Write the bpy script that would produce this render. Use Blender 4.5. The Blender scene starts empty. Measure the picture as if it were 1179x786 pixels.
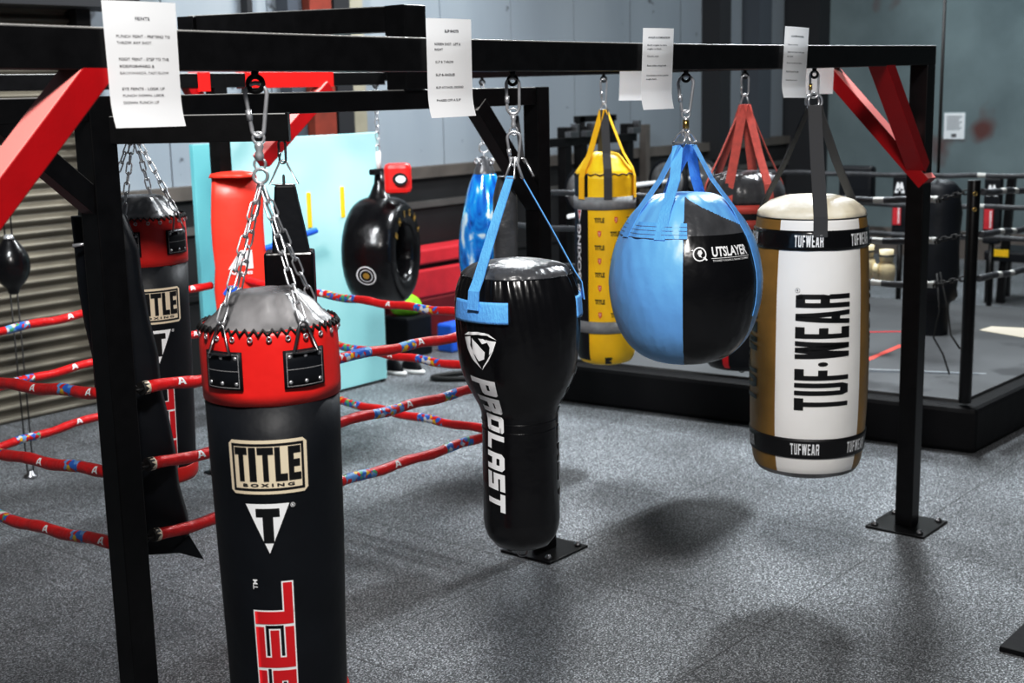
import bpy, bmesh, math, random
from mathutils import Vector, Matrix, noise as mnoise
random.seed(7)
SC = bpy.context.scene
COL = SC.collection
PI = math.pi
D2R = PI / 180

# ------------------------------------------------------------------ materials
def pmat(name, col, rough=.5, metal=0., var=0., vscale=6., bump=0., bscale=40., coat=0., spec=.5, detail=3., stretch=None, emit=0.):
    m = bpy.data.materials.new(name); m.use_nodes = True
    nt = m.node_tree; N = nt.nodes; L = nt.links
    b = N['Principled BSDF']
    b.inputs['Base Color'].default_value = (*col, 1)
    b.inputs['Roughness'].default_value = rough
    b.inputs['Metallic'].default_value = metal
    b.inputs['Specular IOR Level'].default_value = spec
    b.inputs['Coat Weight'].default_value = coat
    b.inputs['Coat Roughness'].default_value = .15
    tc = N.new('ShaderNodeTexCoord')
    src = tc.outputs['Object']
    if stretch:
        mp = N.new('ShaderNodeMapping'); mp.inputs['Scale'].default_value = stretch
        L.new(src, mp.inputs[0]); src = mp.outputs[0]
    nz = N.new('ShaderNodeTexNoise'); nz.inputs['Scale'].default_value = vscale; nz.inputs['Detail'].default_value = detail
    L.new(src, nz.inputs['Vector'])
    if var > 0:
        r = N.new('ShaderNodeValToRGB')
        r.color_ramp.elements[0].position = .3; r.color_ramp.elements[1].position = .7
        r.color_ramp.elements[0].color = (*[c * (1 - var) for c in col], 1)
        r.color_ramp.elements[1].color = (*[min(1, c * (1 + var)) for c in col], 1)
        L.new(nz.outputs['Fac'], r.inputs[0]); L.new(r.outputs[0], b.inputs['Base Color'])
    if bump > 0:
        n2 = N.new('ShaderNodeTexNoise'); n2.inputs['Scale'].default_value = bscale; n2.inputs['Detail'].default_value = detail
        L.new(src, n2.inputs['Vector'])
        bp = N.new('ShaderNodeBump'); bp.inputs['Strength'].default_value = bump; bp.inputs['Distance'].default_value = .02
        L.new(n2.outputs['Fac'], bp.inputs['Height']); L.new(bp.outputs[0], b.inputs['Normal'])
    return m

M = {}
M['paint'] = pmat('black_paint', (.004, .004, .0045), .34, var=.3, vscale=20, bump=.03, bscale=160, spec=.22)
M['redpaint'] = pmat('red_paint', (.62, .010, .008), .40, var=.08, vscale=9, bump=.03, bscale=120)
M['vinyl'] = pmat('black_vinyl', (.0055, .007, .010), .50, var=.2, vscale=8, bump=.14, bscale=12, spec=.26)
M['gloss'] = pmat('gloss_vinyl', (.0045, .0045, .0055), .25, var=.2, vscale=8, bump=.25, bscale=9)
M['lid'] = pmat('grey_sheen_vinyl', (.075, .078, .085), .33, var=.3, vscale=9, bump=.5, bscale=12)
M['lid2'] = pmat('pale_sheen_vinyl', (.20, .20, .205), .27, var=.65, vscale=6, bump=.5, bscale=10)
M['redvinyl'] = pmat('red_vinyl', (.72, .022, .018), .4, var=.08, vscale=7, bump=.25, bscale=9)
M['orangevinyl'] = pmat('orange_red_vinyl', (.75, .055, .03), .42, var=.1, vscale=6, bump=.2, bscale=8)
M['steel'] = pmat('bright_steel', (.56, .57, .59), .28, .6, var=.15, vscale=30)
M['darksteel'] = pmat('dull_steel', (.30, .30, .31), .35, 1., var=.2, vscale=30)
M['brass'] = pmat('brass', (.6, .42, .14), .3, 1.)
M['white'] = pmat('white_print', (.82, .83, .84), .5)
M['cream'] = pmat('cream_print', (.70, .62, .49), .5)
M['ink'] = pmat('black_print', (.004, .004, .005), .45)
M['greyink'] = pmat('grey_print', (.13, .13, .14), .6)
M['redink'] = pmat('red_print', (.62, .012, .02), .45)
M['gold'] = pmat('gold_print', (.42, .26, .04), .5)
M['stitch'] = pmat('pale_thread', (.45, .45, .46), .6)
M['yellow'] = pmat('yellow_vinyl', (.83, .56, .012), .45, var=.08, vscale=6, bump=.2, bscale=11)
M['yellowweb'] = pmat('yellow_webbing', (.85, .52, .01), .7, bump=.2, bscale=250)
M['greyweb'] = pmat('grey_webbing', (.12, .125, .13), .75, bump=.2, bscale=250)
M['midgrey'] = pmat('grey_band', (.27, .285, .295), .7, var=.15, vscale=25, bump=.2, bscale=200)
M['darkweb'] = pmat('charcoal_webbing', (.055, .056, .06), .75, bump=.2, bscale=250)
M['blueweb'] = pmat('blue_webbing', (.16, .44, .83), .6, var=.08, vscale=30, bump=.25, bscale=220, stretch=(1, 1, .3))
M['blue'] = pmat('light_blue_vinyl', (.20, .47, .82), .38, var=.05, vscale=5, bump=.22, bscale=10)
M['redweb'] = pmat('red_webbing', (.70, .16, .13), .65, var=.1, vscale=30, bump=.25, bscale=220)
M['salmon'] = pmat('coral_band', (.66, .10, .075), .55)
M['tuf_white'] = pmat('white_vinyl', (.88, .87, .85), .42, var=.03, vscale=4, bump=.12, bscale=8)
M['tuf_cream'] = pmat('cream_leather', (.84, .78, .64), .42, var=.14, vscale=9, bump=.35, bscale=12)
M['tan'] = pmat('tan_leather', (.30, .165, .035), .45, var=.18, vscale=7, bump=.15, bscale=20)
M['paper'] = pmat('white_paper', (.93, .94, .95), .7)
M['cyan'] = pmat('pale_cyan_board', (.40, .71, .73), .5, var=.06, vscale=1.5, bump=.03, bscale=30)
M['teal'] = pmat('shaded_cyan_board', (.16, .42, .46), .55, var=.1, vscale=1.5)
M['cord'] = pmat('black_cord', (.008, .008, .008), .6)
M['lime'] = pmat('lime_cloth', (.28, .78, .02), .6, var=.2, vscale=20, bump=.3, bscale=30)
M['royal'] = pmat('blue_foam', (.02, .14, .60), .5, var=.15, vscale=10)
M['tealwt'] = pmat('teal_rubber', (.02, .27, .33), .5, var=.15, vscale=20)
M['crimson'] = pmat('crimson_mat', (.52, .03, .045), .5, var=.1, vscale=6, bump=.1, bscale=30)
M['maroon'] = pmat('dark_red_mat', (.17, .008, .012), .55, var=.2, vscale=6)
M['iron'] = pmat('grey_iron', (.22, .225, .23), .45, .5, var=.3, vscale=14)
M['glovecream'] = pmat('cream_glove_leather', (.72, .62, .42), .45, bump=.2, bscale=20)
M['rope'] = pmat('red_rope_sleeve', (.62, .016, .018), .38, var=.12, vscale=16, bump=.3, bscale=30)
M['ropeblk'] = pmat('black_rope_sleeve', (.035, .037, .042), .45, var=.4, vscale=12, bump=.3, bscale=30)
M['clothtape'] = pmat('white_tape', (.42, .42, .40), .6)
M['sneaker'] = pmat('shoe_white', (.75, .75, .74), .5)

def toplight_tint(m, col, lo, hi):
    """paler colour on upward faces, painting in the light from above"""
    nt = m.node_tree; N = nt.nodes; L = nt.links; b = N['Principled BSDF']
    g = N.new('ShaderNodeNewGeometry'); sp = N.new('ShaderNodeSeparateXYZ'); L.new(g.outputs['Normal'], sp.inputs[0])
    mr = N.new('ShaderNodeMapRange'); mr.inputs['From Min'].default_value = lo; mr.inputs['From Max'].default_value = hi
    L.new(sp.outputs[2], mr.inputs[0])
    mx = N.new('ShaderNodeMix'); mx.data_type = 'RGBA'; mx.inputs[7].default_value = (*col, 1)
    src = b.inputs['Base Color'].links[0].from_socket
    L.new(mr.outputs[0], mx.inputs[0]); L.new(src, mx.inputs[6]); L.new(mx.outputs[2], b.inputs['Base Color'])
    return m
M['beam'] = toplight_tint(pmat('black_beam_paint', (.004, .004, .0045), .34, var=.3, vscale=20, bump=.03, bscale=160, spec=.22), (.50, .50, .49), .25, .7)  # bright top edges: overhead light put into the paint colour
M['redbeam'] = toplight_tint(pmat('red_brace_paint', (.32, .003, .006), .42, var=.08, vscale=9, bump=.03, bscale=120, spec=.3), (.80, .30, .28), .3, .62)  # pink upper faces: highlight put into the red paint colour
def sheer(m, k):
    """thin sheet that lets light through"""
    nt = m.node_tree; N = nt.nodes; L = nt.links; b = N['Principled BSDF']; out = N['Material Output']
    t = N.new('ShaderNodeBsdfTranslucent'); t.inputs[0].default_value = (.9, .92, .95, 1); mx = N.new('ShaderNodeMixShader'); mx.inputs[0].default_value = k
    L.new(b.outputs[0], mx.inputs[1]); L.new(t.outputs[0], mx.inputs[2]); L.new(mx.outputs[0], out.inputs[0]); return m
sheer(M['paper'], .33)
def print_mat():
    m = bpy.data.materials.new('multicolour_rope_print'); m.use_nodes = True
    nt = m.node_tree; N = nt.nodes; L = nt.links; b = N['Principled BSDF']; b.inputs['Roughness'].default_value = .4
    tc = N.new('ShaderNodeTexCoord'); v = N.new('ShaderNodeTexVoronoi'); v.inputs['Scale'].default_value = 52
    L.new(tc.outputs['Object'], v.inputs['Vector'])
    sp = N.new('ShaderNodeSeparateColor'); L.new(v.outputs['Color'], sp.inputs[0])
    r = N.new('ShaderNodeValToRGB'); r.color_ramp.interpolation = 'CONSTANT'
    cols = [(0, (.03, .16, .55)), (.30, (.62, .016, .018)), (.56, (.16, .36, .66)), (.76, (.66, .66, .68)), (.84, (.70, .45, .02)), (.92, (.10, .38, .20))]
    e = r.color_ramp.elements
    e[0].position = 0; e[0].color = (*cols[0][1], 1); e[1].position = cols[1][0]; e[1].color = (*cols[1][1], 1)
    for p, c in cols[2:]:
        k = e.new(p); k.color = (*c, 1)
    L.new(sp.outputs[0], r.inputs[0]); L.new(r.outputs[0], b.inputs['Base Color'])
    return m
M['ropeprint'] = print_mat()

def blue_sheen_mat():  # white reflections on metallic blue, painted in as noise blotches
    m = bpy.data.materials.new('metallic_blue_painted_sheen'); m.use_nodes = True
    nt = m.node_tree; N = nt.nodes; L = nt.links; b = N['Principled BSDF']
    b.inputs['Roughness'].default_value = .16; b.inputs['Metallic'].default_value = .1; b.inputs['Coat Weight'].default_value = .6
    tc = N.new('ShaderNodeTexCoord'); mp = N.new('ShaderNodeMapping'); mp.inputs['Scale'].default_value = (1, 1, .45)
    n = N.new('ShaderNodeTexNoise'); n.inputs['Scale'].default_value = 9; n.inputs['Detail'].default_value = 4; n.inputs['Distortion'].default_value = 1.4
    L.new(tc.outputs['Object'], mp.inputs[0]); L.new(mp.outputs[0], n.inputs['Vector'])
    r = N.new('ShaderNodeValToRGB'); e = r.color_ramp.elements
    e[0].position = .30; e[0].color = (.006, .04, .20, 1); e[1].position = .62; e[1].color = (.72, .86, .95, 1)
    k = e.new(.43); k.color = (.01, .20, .62, 1); k = e.new(.54); k.color = (.02, .36, .78, 1)
    L.new(n.outputs['Fac'], r.inputs[0]); L.new(r.outputs[0], b.inputs['Base Color'])
    return m
M['bluesheen'] = blue_sheen_mat()

def floor_mat():
    m = bpy.data.materials.new('speckled_rubber'); m.use_nodes = True
    nt = m.node_tree; N = nt.nodes; L = nt.links; b = N['Principled BSDF']
    b.inputs['Roughness'].default_value = .62; b.inputs['Specular IOR Level'].default_value = .35
    tc = N.new('ShaderNodeTexCoord')
    def nz(s, d=2.):
        n = N.new('ShaderNodeTexNoise'); n.inputs['Scale'].default_value = s; n.inputs['Detail'].default_value = d
        L.new(tc.outputs['Object'], n.inputs['Vector']); return n
    v = N.new('ShaderNodeTexVoronoi'); v.inputs['Scale'].default_value = 205; L.new(tc.outputs['Object'], v.inputs['Vector'])
    sp = N.new('ShaderNodeSeparateColor'); L.new(v.outputs['Color'], sp.inputs[0])
    a = nz(120, 3)
    add = N.new('ShaderNodeMath'); add.operation = 'MULTIPLY_ADD'; add.inputs[1].default_value = .45
    L.new(sp.outputs[0], add.inputs[0]); L.new(a.outputs['Fac'], add.inputs[2])
    r = N.new('ShaderNodeValToRGB'); e = r.color_ramp.elements
    e[0].position = .44; e[0].color = (.034, .037, .040, 1); e[1].position = 1.0; e[1].color = (.50, .52, .54, 1)
    k = e.new(.62); k.color = (.080, .086, .092, 1); k = e.new(.80); k.color = (.185, .193, .202, 1)
    L.new(add.outputs[0], r.inputs[0])
    big = nz(1.3, 4)
    mr = N.new('ShaderNodeMapRange'); mr.inputs['From Min'].default_value = .3; mr.inputs['From Max'].default_value = .7
    mr.inputs['To Min'].default_value = .72; mr.inputs['To Max'].default_value = 1.15
    L.new(big.outputs['Fac'], mr.inputs[0])
    br = N.new('ShaderNodeTexBrick'); br.offset = 0
    br.inputs['Color1'].default_value = br.inputs['Color2'].default_value = (1, 1, 1, 1); br.inputs['Mortar'].default_value = (.35, .35, .35, 1)
    br.inputs['Scale'].default_value = 1; br.inputs['Mortar Size'].default_value = .004; br.inputs['Brick Width'].default_value = 1.22; br.inputs['Row Height'].default_value = 1.22
    L.new(tc.outputs['Object'], br.inputs['Vector'])
    mx = N.new('ShaderNodeMix'); mx.data_type = 'RGBA'; mx.blend_type = 'MULTIPLY'; mx.inputs[0].default_value = 1
    L.new(r.outputs[0], mx.inputs[6]); L.new(mr.outputs[0], mx.inputs[7])
    m2 = N.new('ShaderNodeMix'); m2.data_type = 'RGBA'; m2.blend_type = 'MULTIPLY'; m2.inputs[0].default_value = .8
    L.new(mx.outputs[2], m2.inputs[6]); L.new(br.outputs[0], m2.inputs[7])
    L.new(m2.outputs[2], b.inputs['Base Color'])
    bp = N.new('ShaderNodeBump'); bp.inputs['Strength'].default_value = .25; bp.inputs['Distance'].default_value = .004
    L.new(add.outputs[0], bp.inputs['Height']); L.new(bp.outputs[0], b.inputs['Normal'])
    return m
M['floor'] = floor_mat()

def stained(name, c0, c1, stain, scale, st_scale, thr, rough=.6, stretch=(1, 1, 1)):
    m = bpy.data.materials.new(name); m.use_nodes = True
    nt = m.node_tree; N = nt.nodes; L = nt.links; b = N['Principled BSDF']; b.inputs['Roughness'].default_value = rough
    tc = N.new('ShaderNodeTexCoord'); mp = N.new('ShaderNodeMapping'); mp.inputs['Scale'].default_value = stretch
    L.new(tc.outputs['Object'], mp.inputs[0])
    n = N.new('ShaderNodeTexNoise'); n.inputs['Scale'].default_value = scale; n.inputs['Detail'].default_value = 5
    L.new(mp.outputs[0], n.inputs['Vector'])
    r = N.new('ShaderNodeValToRGB'); e = r.color_ramp.elements
    e[0].position = .32; e[0].color = (*c0, 1); e[1].position = .68; e[1].color = (*c1, 1)
    L.new(n.outputs['Fac'], r.inputs[0])
    n2 = N.new('ShaderNodeTexNoise'); n2.inputs['Scale'].default_value = st_scale; n2.inputs['Detail'].default_value = 3
    L.new(tc.outputs['Object'], n2.inputs['Vector'])
    mr = N.new('ShaderNodeMapRange'); mr.inputs['From Min'].default_value = thr; mr.inputs['From Max'].default_value = thr + .07
    L.new(n2.outputs['Fac'], mr.inputs[0])
    mx = N.new('ShaderNodeMix'); mx.data_type = 'RGBA'; mx.inputs[7].default_value = (*stain, 1)
    L.new(mr.outputs[0], mx.inputs[0]); L.new(r.outputs[0], mx.inputs[6]); L.new(mx.outputs[2], b.inputs['Base Color'])
    return m
M['wallpanel'] = stained('grey_sheet_wall', (.205, .23, .255), (.265, .29, .315), (.045, .05, .058), .8, 5.5, .70, .5, (1, 1, .25))
M['concrete'] = stained('blue_grey_concrete', (.115, .155, .165), (.19, .24, .25), (.12, .045, .04), 1.1, .9, .66, .75)
M['dirtwall'] = stained('brown_grey_wall_foot', (.10, .085, .075), (.17, .145, .13), (.06, .05, .045), 2, 2, .66, .8)
M['wains'] = stained('black_boarding', (.010, .010, .011), (.018, .018, .019), (.03, .028, .026), 2, 3, .68, .5)
M['wcap'] = pmat('brown_grey_ledge', (.10, .088, .078), .6, var=.2, vscale=4)
M['wcap2'] = pmat('dull_ledge', (.085, .082, .078), .6, var=.2, vscale=4)
M['shutter'] = pmat('beige_shutter_steel', (.165, .15, .12), .5, .1, var=.25, vscale=2.5)
M['rust'] = pmat('rust_red_column', (.16, .028, .014), .6, var=.25, vscale=5)
M['darkcol'] = pmat('dark_column', (.014, .015, .018), .6)
M['bluecol'] = pmat('slate_column', (.055, .065, .08), .6)
M['beige'] = pmat('beige_column', (.24, .225, .18), .6, var=.15, vscale=3)
M['canvas'] = stained('grey_ring_canvas', (.070, .073, .076), (.10, .104, .108), (.05, .052, .056), 1.2, 1.6, .62, .7)
M['apron'] = pmat('black_apron_cloth', (.004, .004, .005), .6, var=.3, vscale=3, bump=.3, bscale=5, spec=.18)

# ------------------------------------------------------------------ object helpers
def thing(name, label, cat, loc=(0, 0, 0), group=None):
    o = bpy.data.objects.new(name, None); COL.objects.link(o); o.empty_display_size = .1
    o.location = loc; o['label'] = label; o['category'] = cat
    if group: o['group'] = group
    return o
def tag(o, label, cat, group=None):
    o['label'] = label; o['category'] = cat
    if group: o['group'] = group
    return o
def wloc(o):
    v = Vector((0, 0, 0))
    while o: v += o.location; o = o.parent
    return v

class MB:
    """collects world-space geometry and links it as one mesh object"""
    def __init__(s): s.bm = bmesh.new()
    def poly(s, pts, mi=0):
        f = s.bm.faces.new([s.bm.verts.new(p) for p in pts]); f.material_index = mi; return f
    def hexa(s, c, mi=0):   # 8 corners: bottom loop 4, top loop 4
        v = [s.bm.verts.new(p) for p in c]
        for q in ((3, 2, 1, 0), (4, 5, 6, 7), (0, 1, 5, 4), (1, 2, 6, 5), (2, 3, 7, 6), (3, 0, 4, 7)):
            s.bm.faces.new([v[i] for i in q]).material_index = mi
    def box(s, x0, x1, y0, y1, z0, z1, mi=0):
        s.hexa([(x0, y0, z0), (x1, y0, z0), (x1, y1, z0), (x0, y1, z0), (x0, y0, z1), (x1, y0, z1), (x1, y1, z1), (x0, y1, z1)], mi)
    def bar(s, p0, p1, w, h, up=(0, 0, 1), mi=0):
        p0 = Vector(p0); p1 = Vector(p1); d = (p1 - p0).normalized(); sd = d.cross(Vector(up)).normalized(); u = sd.cross(d)
        c = []
        for p in (p0, p1):
            c.append([p - sd * w / 2 - u * h / 2, p + sd * w / 2 - u * h / 2, p + sd * w / 2 + u * h / 2, p - sd * w / 2 + u * h / 2])
        s.hexa(c[0] + c[1], mi)
    def tube(s, pts, r, seg=8, closed=False, mi=0, cap=True, mifn=None):
        pts = [Vector(p) for p in pts]; n = len(pts); rings = []
        d0 = (pts[1] - pts[0]).normalized()
        ref = Vector((0, 0, 1)) if abs(d0.z) < .9 else Vector((1, 0, 0))
        nrm = d0.cross(ref).normalized()
        for i in range(n):
            a = pts[i - 1] if (i > 0 or closed) else pts[i]; b = pts[(i + 1) % n] if (i < n - 1 or closed) else pts[i]
            d = (b - a).normalized()
            nrm = (nrm - d * nrm.dot(d)).normalized(); bn = d.cross(nrm)
            rr = r[i] if isinstance(r, (list, tuple)) else r
            rings.append([s.bm.verts.new(pts[i] + (nrm * math.cos(2 * PI * k / seg) + bn * math.sin(2 * PI * k / seg)) * rr) for k in range(seg)])
        for i in range(n if closed else n - 1):
            A = rings[i]; B = rings[(i + 1) % n]
            for k in range(seg):
                f = s.bm.faces.new((A[k], A[(k + 1) % seg], B[(k + 1) % seg], B[k])); f.smooth = True
                f.material_index = mifn(i) if mifn else mi
        if cap and not closed:
            s.bm.faces.new(rings[0][::-1]).material_index = mi; s.bm.faces.new(rings[-1]).material_index = mi
    def torus(s, c, nrm, R, r, seg=24, sg=8, mi=0, sx=1.):
        c = Vector(c); nrm = Vector(nrm).normalized()
        a = nrm.orthogonal().normalized() if abs(nrm.z) > .9 else Vector((0, 0, 1)); b = nrm.cross(a)
        s.tube([c + (a * math.cos(2 * PI * k / seg) + b * sx * math.sin(2 * PI * k / seg)) * R for k in range(seg)], r, sg, True, mi)
    def link(s, c, d, side, L, W, r):       # one oval chain link
        c = Vector(c); d = Vector(d).normalized(); side = Vector(side); side = (side - d * side.dot(d)).normalized()
        h = L / 2 - W / 2; pts = []
        for k in range(9):
            a = -PI / 2 + PI * k / 8; pts.append(c + d * (h + math.cos(a) * W / 2) + side * math.sin(a) * W / 2)
        for k in range(9):
            a = PI / 2 + PI * k / 8; pts.append(c + d * (-h + math.cos(a) * W / 2) + side * math.sin(a) * W / 2)
        s.tube(pts, r, 6, True)
    def ribbon(s, pts, side, w, t, mi=0):
        pts = [Vector(p) for p in pts]; n = len(pts); R = []
        for i in range(n):
            sd = Vector(side[i] if isinstance(side, list) else side)
            d = (pts[min(i + 1, n - 1)] - pts[max(i - 1, 0)]).normalized(); sd = (sd - d * sd.dot(d)).normalized(); u = sd.cross(d)
            ww = w[i] if isinstance(w, list) else w
            R.append([s.bm.verts.new(pts[i] + sd * a * ww / 2 + u * b * t / 2) for a, b in ((-1, -1), (1, -1), (1, 1), (-1, 1))])
        for i in range(n - 1):
            for k in range(4): s.bm.faces.new((R[i][k], R[i][(k + 1) % 4], R[i + 1][(k + 1) % 4], R[i + 1][k])).material_index = mi
        s.bm.faces.new(R[0][::-1]).material_index = mi; s.bm.faces.new(R[-1]).material_index = mi
    def lathe(s, c, prof, seg=48, matfn=None, disp=None, th0=0., axis=None):
        """prof = [(r, z)], c = (x, y, 0-offset z); axis: optional 3x3 matrix"""
        c = Vector(c); rings = []
        for j, (r, z) in enumerate(prof):
            if r < 1e-5: rings.append([s.bm.verts.new(c + (axis @ Vector((0, 0, z)) if axis else Vector((0, 0, z))))]); continue
            ring = []
            for k in range(seg):
                th = th0 + 2 * PI * k / seg
                rr = r + (disp(th, z, r) if disp else 0)
                p = Vector((rr * math.cos(th), rr * math.sin(th), z))
                ring.append(s.bm.verts.new(c + (axis @ p if axis else p)))
            rings.append(ring)
        for j in range(len(rings) - 1):
            A, B = rings[j], rings[j + 1]; zm = (prof[j][1] + prof[j + 1][1]) / 2
            for k in range(seg):
                k2 = (k + 1) % seg; th = th0 + 2 * PI * (k + .5) / seg
                if len(A) == 1 and len(B) == 1: continue
                if len(A) == 1: f = s.bm.faces.new((A[0], B[k2], B[k]))
                elif len(B) == 1: f = s.bm.faces.new((A[k], A[k2], B[0]))
                else: f = s.bm.faces.new((A[k], A[k2], B[k2], B[k]))
                f.smooth = True
                if matfn: f.material_index = matfn(th, zm, j)
        for R_, e in ((rings[0], 0), (rings[-1], 1)):
            if len(R_) > 1: s.bm.faces.new(R_ if e else R_[::-1])
    def build(s, name, mat, parent=None, bevel=0., smooth=False, norm=True):
        if norm: bmesh.ops.recalc_face_normals(s.bm, faces=s.bm.faces[:])
        off = wloc(parent) if parent else None
        if parent is None:      # put the origin at the base centre
            xs = [v.co for v in s.bm.verts]
            off = Vector(((min(v.x for v in xs) + max(v.x for v in xs)) / 2, (min(v.y for v in xs) + max(v.y for v in xs)) / 2, min(v.z for v in xs)))
        bmesh.ops.translate(s.bm, verts=s.bm.verts[:], vec=-off)
        if smooth:
            for f in s.bm.faces: f.smooth = True
        me = bpy.data.meshes.new(name); s.bm.to_mesh(me); s.bm.free()
        for m in (mat if isinstance(mat, (list, tuple)) else [mat]): me.materials.append(M[m])
        o = bpy.data.objects.new(name, me); COL.objects.link(o)
        if parent: o.parent = parent
        else: o.location = off
        if bevel:
            b = o.modifiers.new('bevel', 'BEVEL'); b.width = bevel; b.segments = 2; b.limit_method = 'ANGLE'
        return o
def struct(o): o['kind'] = 'structure'; return o

# ------------------------------------------------------------------ lettering
def font_bm(body, w, h, bold=.0):
    cu = bpy.data.curves.new('lettering', 'FONT'); cu.body = body; cu.offset = bold; cu.resolution_u = 3
    ob = bpy.data.objects.new('lettering', cu); me = bpy.data.meshes.new_from_object(ob)
    bm = bmesh.new(); bm.from_mesh(me)
    bpy.data.objects.remove(ob); bpy.data.curves.remove(cu); bpy.data.meshes.remove(me)
    xs = [v.co.x for v in bm.verts]; ys = [v.co.y for v in bm.verts]
    x0, x1, y0, y1 = min(xs), max(xs), min(ys), max(ys)
    sx = w / (x1 - x0) if w else None; sy = h / (y1 - y0)
    if sx is None: sx = sy
    for v in bm.verts: v.co.x = (v.co.x - (x0 + x1) / 2) * sx; v.co.y = (v.co.y - (y0 + y1) / 2) * sy; v.co.z = 0
    return bm
def poly_bm(polys):
    bm = bmesh.new()
    for p in polys: bm.faces.new([bm.verts.new((x, y, 0)) for x, y in p])
    return bm
def R4(x0, y0, x1, y1): return [(x0, y0), (x1, y0), (x1, y1), (x0, y1)]
def glyph(ch, a=.3, b=.22):
    """block capitals on a unit square, a = upright stroke, b = cross stroke"""
    t = {
        'T': [R4(0, 1 - b, 1, 1), R4(.5 - a / 2, 0, .5 + a / 2, 1 - b)],
        'I': [R4(.5 - a / 2 - .12, 0, .5 + a / 2 + .12, 1)],
        'L': [R4(0, 0, a, 1), R4(a, 0, 1, b)],
        'E': [R4(0, 0, a, 1), R4(a, 0, 1, b), R4(a, .5 - b / 2, .92, .5 + b / 2), R4(a, 1 - b, 1, 1)],
        'F': [R4(0, 0, a, 1), R4(a, .5 - b / 2, .9, .5 + b / 2), R4(a, 1 - b, 1, 1)],
        'U': [R4(0, .12, a, 1), R4(1 - a, .12, 1, 1), [(0, .12), (.16, 0), (.84, 0), (1, .12), (1 - a, b), (a, b)], [(0, .12), (a, b), (a, .13)], [(1, .12), (1 - a, .13), (1 - a, b)]],
        'S': [R4(0, 1 - b, 1, 1), R4(0, .5 - b / 2, 1, .5 + b / 2), R4(0, 0, 1, b), R4(0, .5 + b / 2, a, 1 - b), R4(1 - a, b, 1, .5 - b / 2)],
        'O': [R4(0, .08, a, .92), R4(1 - a, .08, 1, .92), [(0, .08), (.12, 0), (.88, 0), (1, .08), (1, b), (0, b)], [(0, 1 - b), (1, 1 - b), (1, .92), (.88, 1), (.12, 1), (0, .92)]],
        'P': [R4(0, 0, a, 1), R4(a, 1 - b, .9, 1), R4(a, .36, .9, .36 + b), [(1 - a, .36), (.9, .36), (1, .44), (1, .92), (.9, 1), (1 - a, 1)]],
        'R': [R4(0, 0, a, 1), R4(a, 1 - b, .9, 1), R4(a, .40, .9, .40 + b), [(1 - a, .40 + b), (1, .5), (1, .92), (.9, 1), (1 - a, 1)], [(1 - a, .40), (.92, .40), (1, .52), (1 - a, .40 + b)], [(.36, .40), (.36 + a, .40), (1, 0), (1 - a, 0)] if a < .28 else R4(1 - a, 0, 1, .40)],
        'A': [R4(0, 0, a, .86), R4(1 - a, 0, 1, .86), [(0, .86), (.18, 1), (.82, 1), (1, .86), (1, 1 - b), (0, 1 - b)], R4(a, .30, 1 - a, .30 + b)],
        'a': [[(0, 0), (a, 0), (.5 + a * .3, 1), (.5 - a * .75, 1)], [(1 - a, 0), (1, 0), (.5 + a * .75, 1), (.5 - a * .3, 1)], R4(.2, .2, .8, .2 + b)],
        'W': [[(0, 1), (a, 1), (.25 + a * .55, 0), (.25 - a * .55, 0)], [(.5 - a / 2, 1), (.5 + a / 2, 1), (.25 + a * .55, 0), (.25 - a * .55, 0)],
              [(.5 - a / 2, 1), (.5 + a / 2, 1), (.75 + a * .55, 0), (.75 - a * .55, 0)], [(1 - a, 1), (1, 1), (.75 + a * .55, 0), (.75 - a * .55, 0)]],
        '.': [[(.5 + .5 * math.cos(k * PI / 5), .5 + .09 * math.sin(k * PI / 5)) for k in range(10)]],
    }
    return t[ch]
def word(chars, cw, h, gap, a=.3, b=.22, widths=None, slant=0., grow=0.):
    """lines block capitals up; returns polygons centred on the origin"""
    out = []; x = 0
    for i, ch in enumerate(chars):
        w = cw * (widths[i] if widths else 1.)
        for p in glyph(ch, a * cw / w if widths and ch not in '.' else a, b):
            q = [(x + px * w, (py - .5) * h) for px, py in p]
            if grow:
                cx = sum(v[0] for v in q) / len(q); cy = sum(v[1] for v in q) / len(q)
                q = [(vx + grow * (1 if vx > cx else -1), vy + grow * (1 if vy > cy else -1)) for vx, vy in q]
            out.append(q)
        x += w + gap
    x -= gap
    return [[(px - x / 2 + slant * py, py) for px, py in p] for p in out]
def turn(bm_or_polys, ccw=True):
    if isinstance(bm_or_polys, list): return [[(-y, x) if ccw else (y, -x) for x, y in p] for p in bm_or_polys]
    for v in bm_or_polys.verts:
        x, y = v.co.x, v.co.y; v.co.x, v.co.y = (-y, x) if ccw else (y, -x)
    return bm_or_polys
def shift(bm, du, dv):
    for v in bm.verts: v.co.x += du; v.co.y += dv
    return bm
def decal(name, bms, fn, mat, parent, step=.012, vstep=None, thick=0.):
    """maps flat (u, v) lettering onto a surface fn(u, v) -> point, slicing it finely first; one mesh"""
    dst = bmesh.new()
    for bm in (bms if isinstance(bms, (list, tuple)) else [bms]):
        if step:
            for ax, st in ((0, step), (1, vstep)):
                if not st: continue
                lo = min(v.co[ax] for v in bm.verts); hi = max(v.co[ax] for v in bm.verts)
                k = math.ceil(lo / st)
                while k * st < hi:
                    no = Vector((0, 0, 0)); no[ax] = 1; co = no * (k * st)
                    bmesh.ops.bisect_plane(bm, geom=bm.verts[:] + bm.edges[:] + bm.faces[:], plane_co=co, plane_no=no)
                    k += 1
        mp = {v: dst.verts.new(fn(v.co.x, v.co.y)) for v in bm.verts}
        for f in bm.faces:
            try: nf = dst.faces.new([mp[v] for v in f.verts]); nf.smooth = True
            except ValueError: pass
        bm.free()
    mb = MB(); mb.bm.free(); mb.bm = dst
    return mb.build(name, mat, parent, norm=False)
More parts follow.
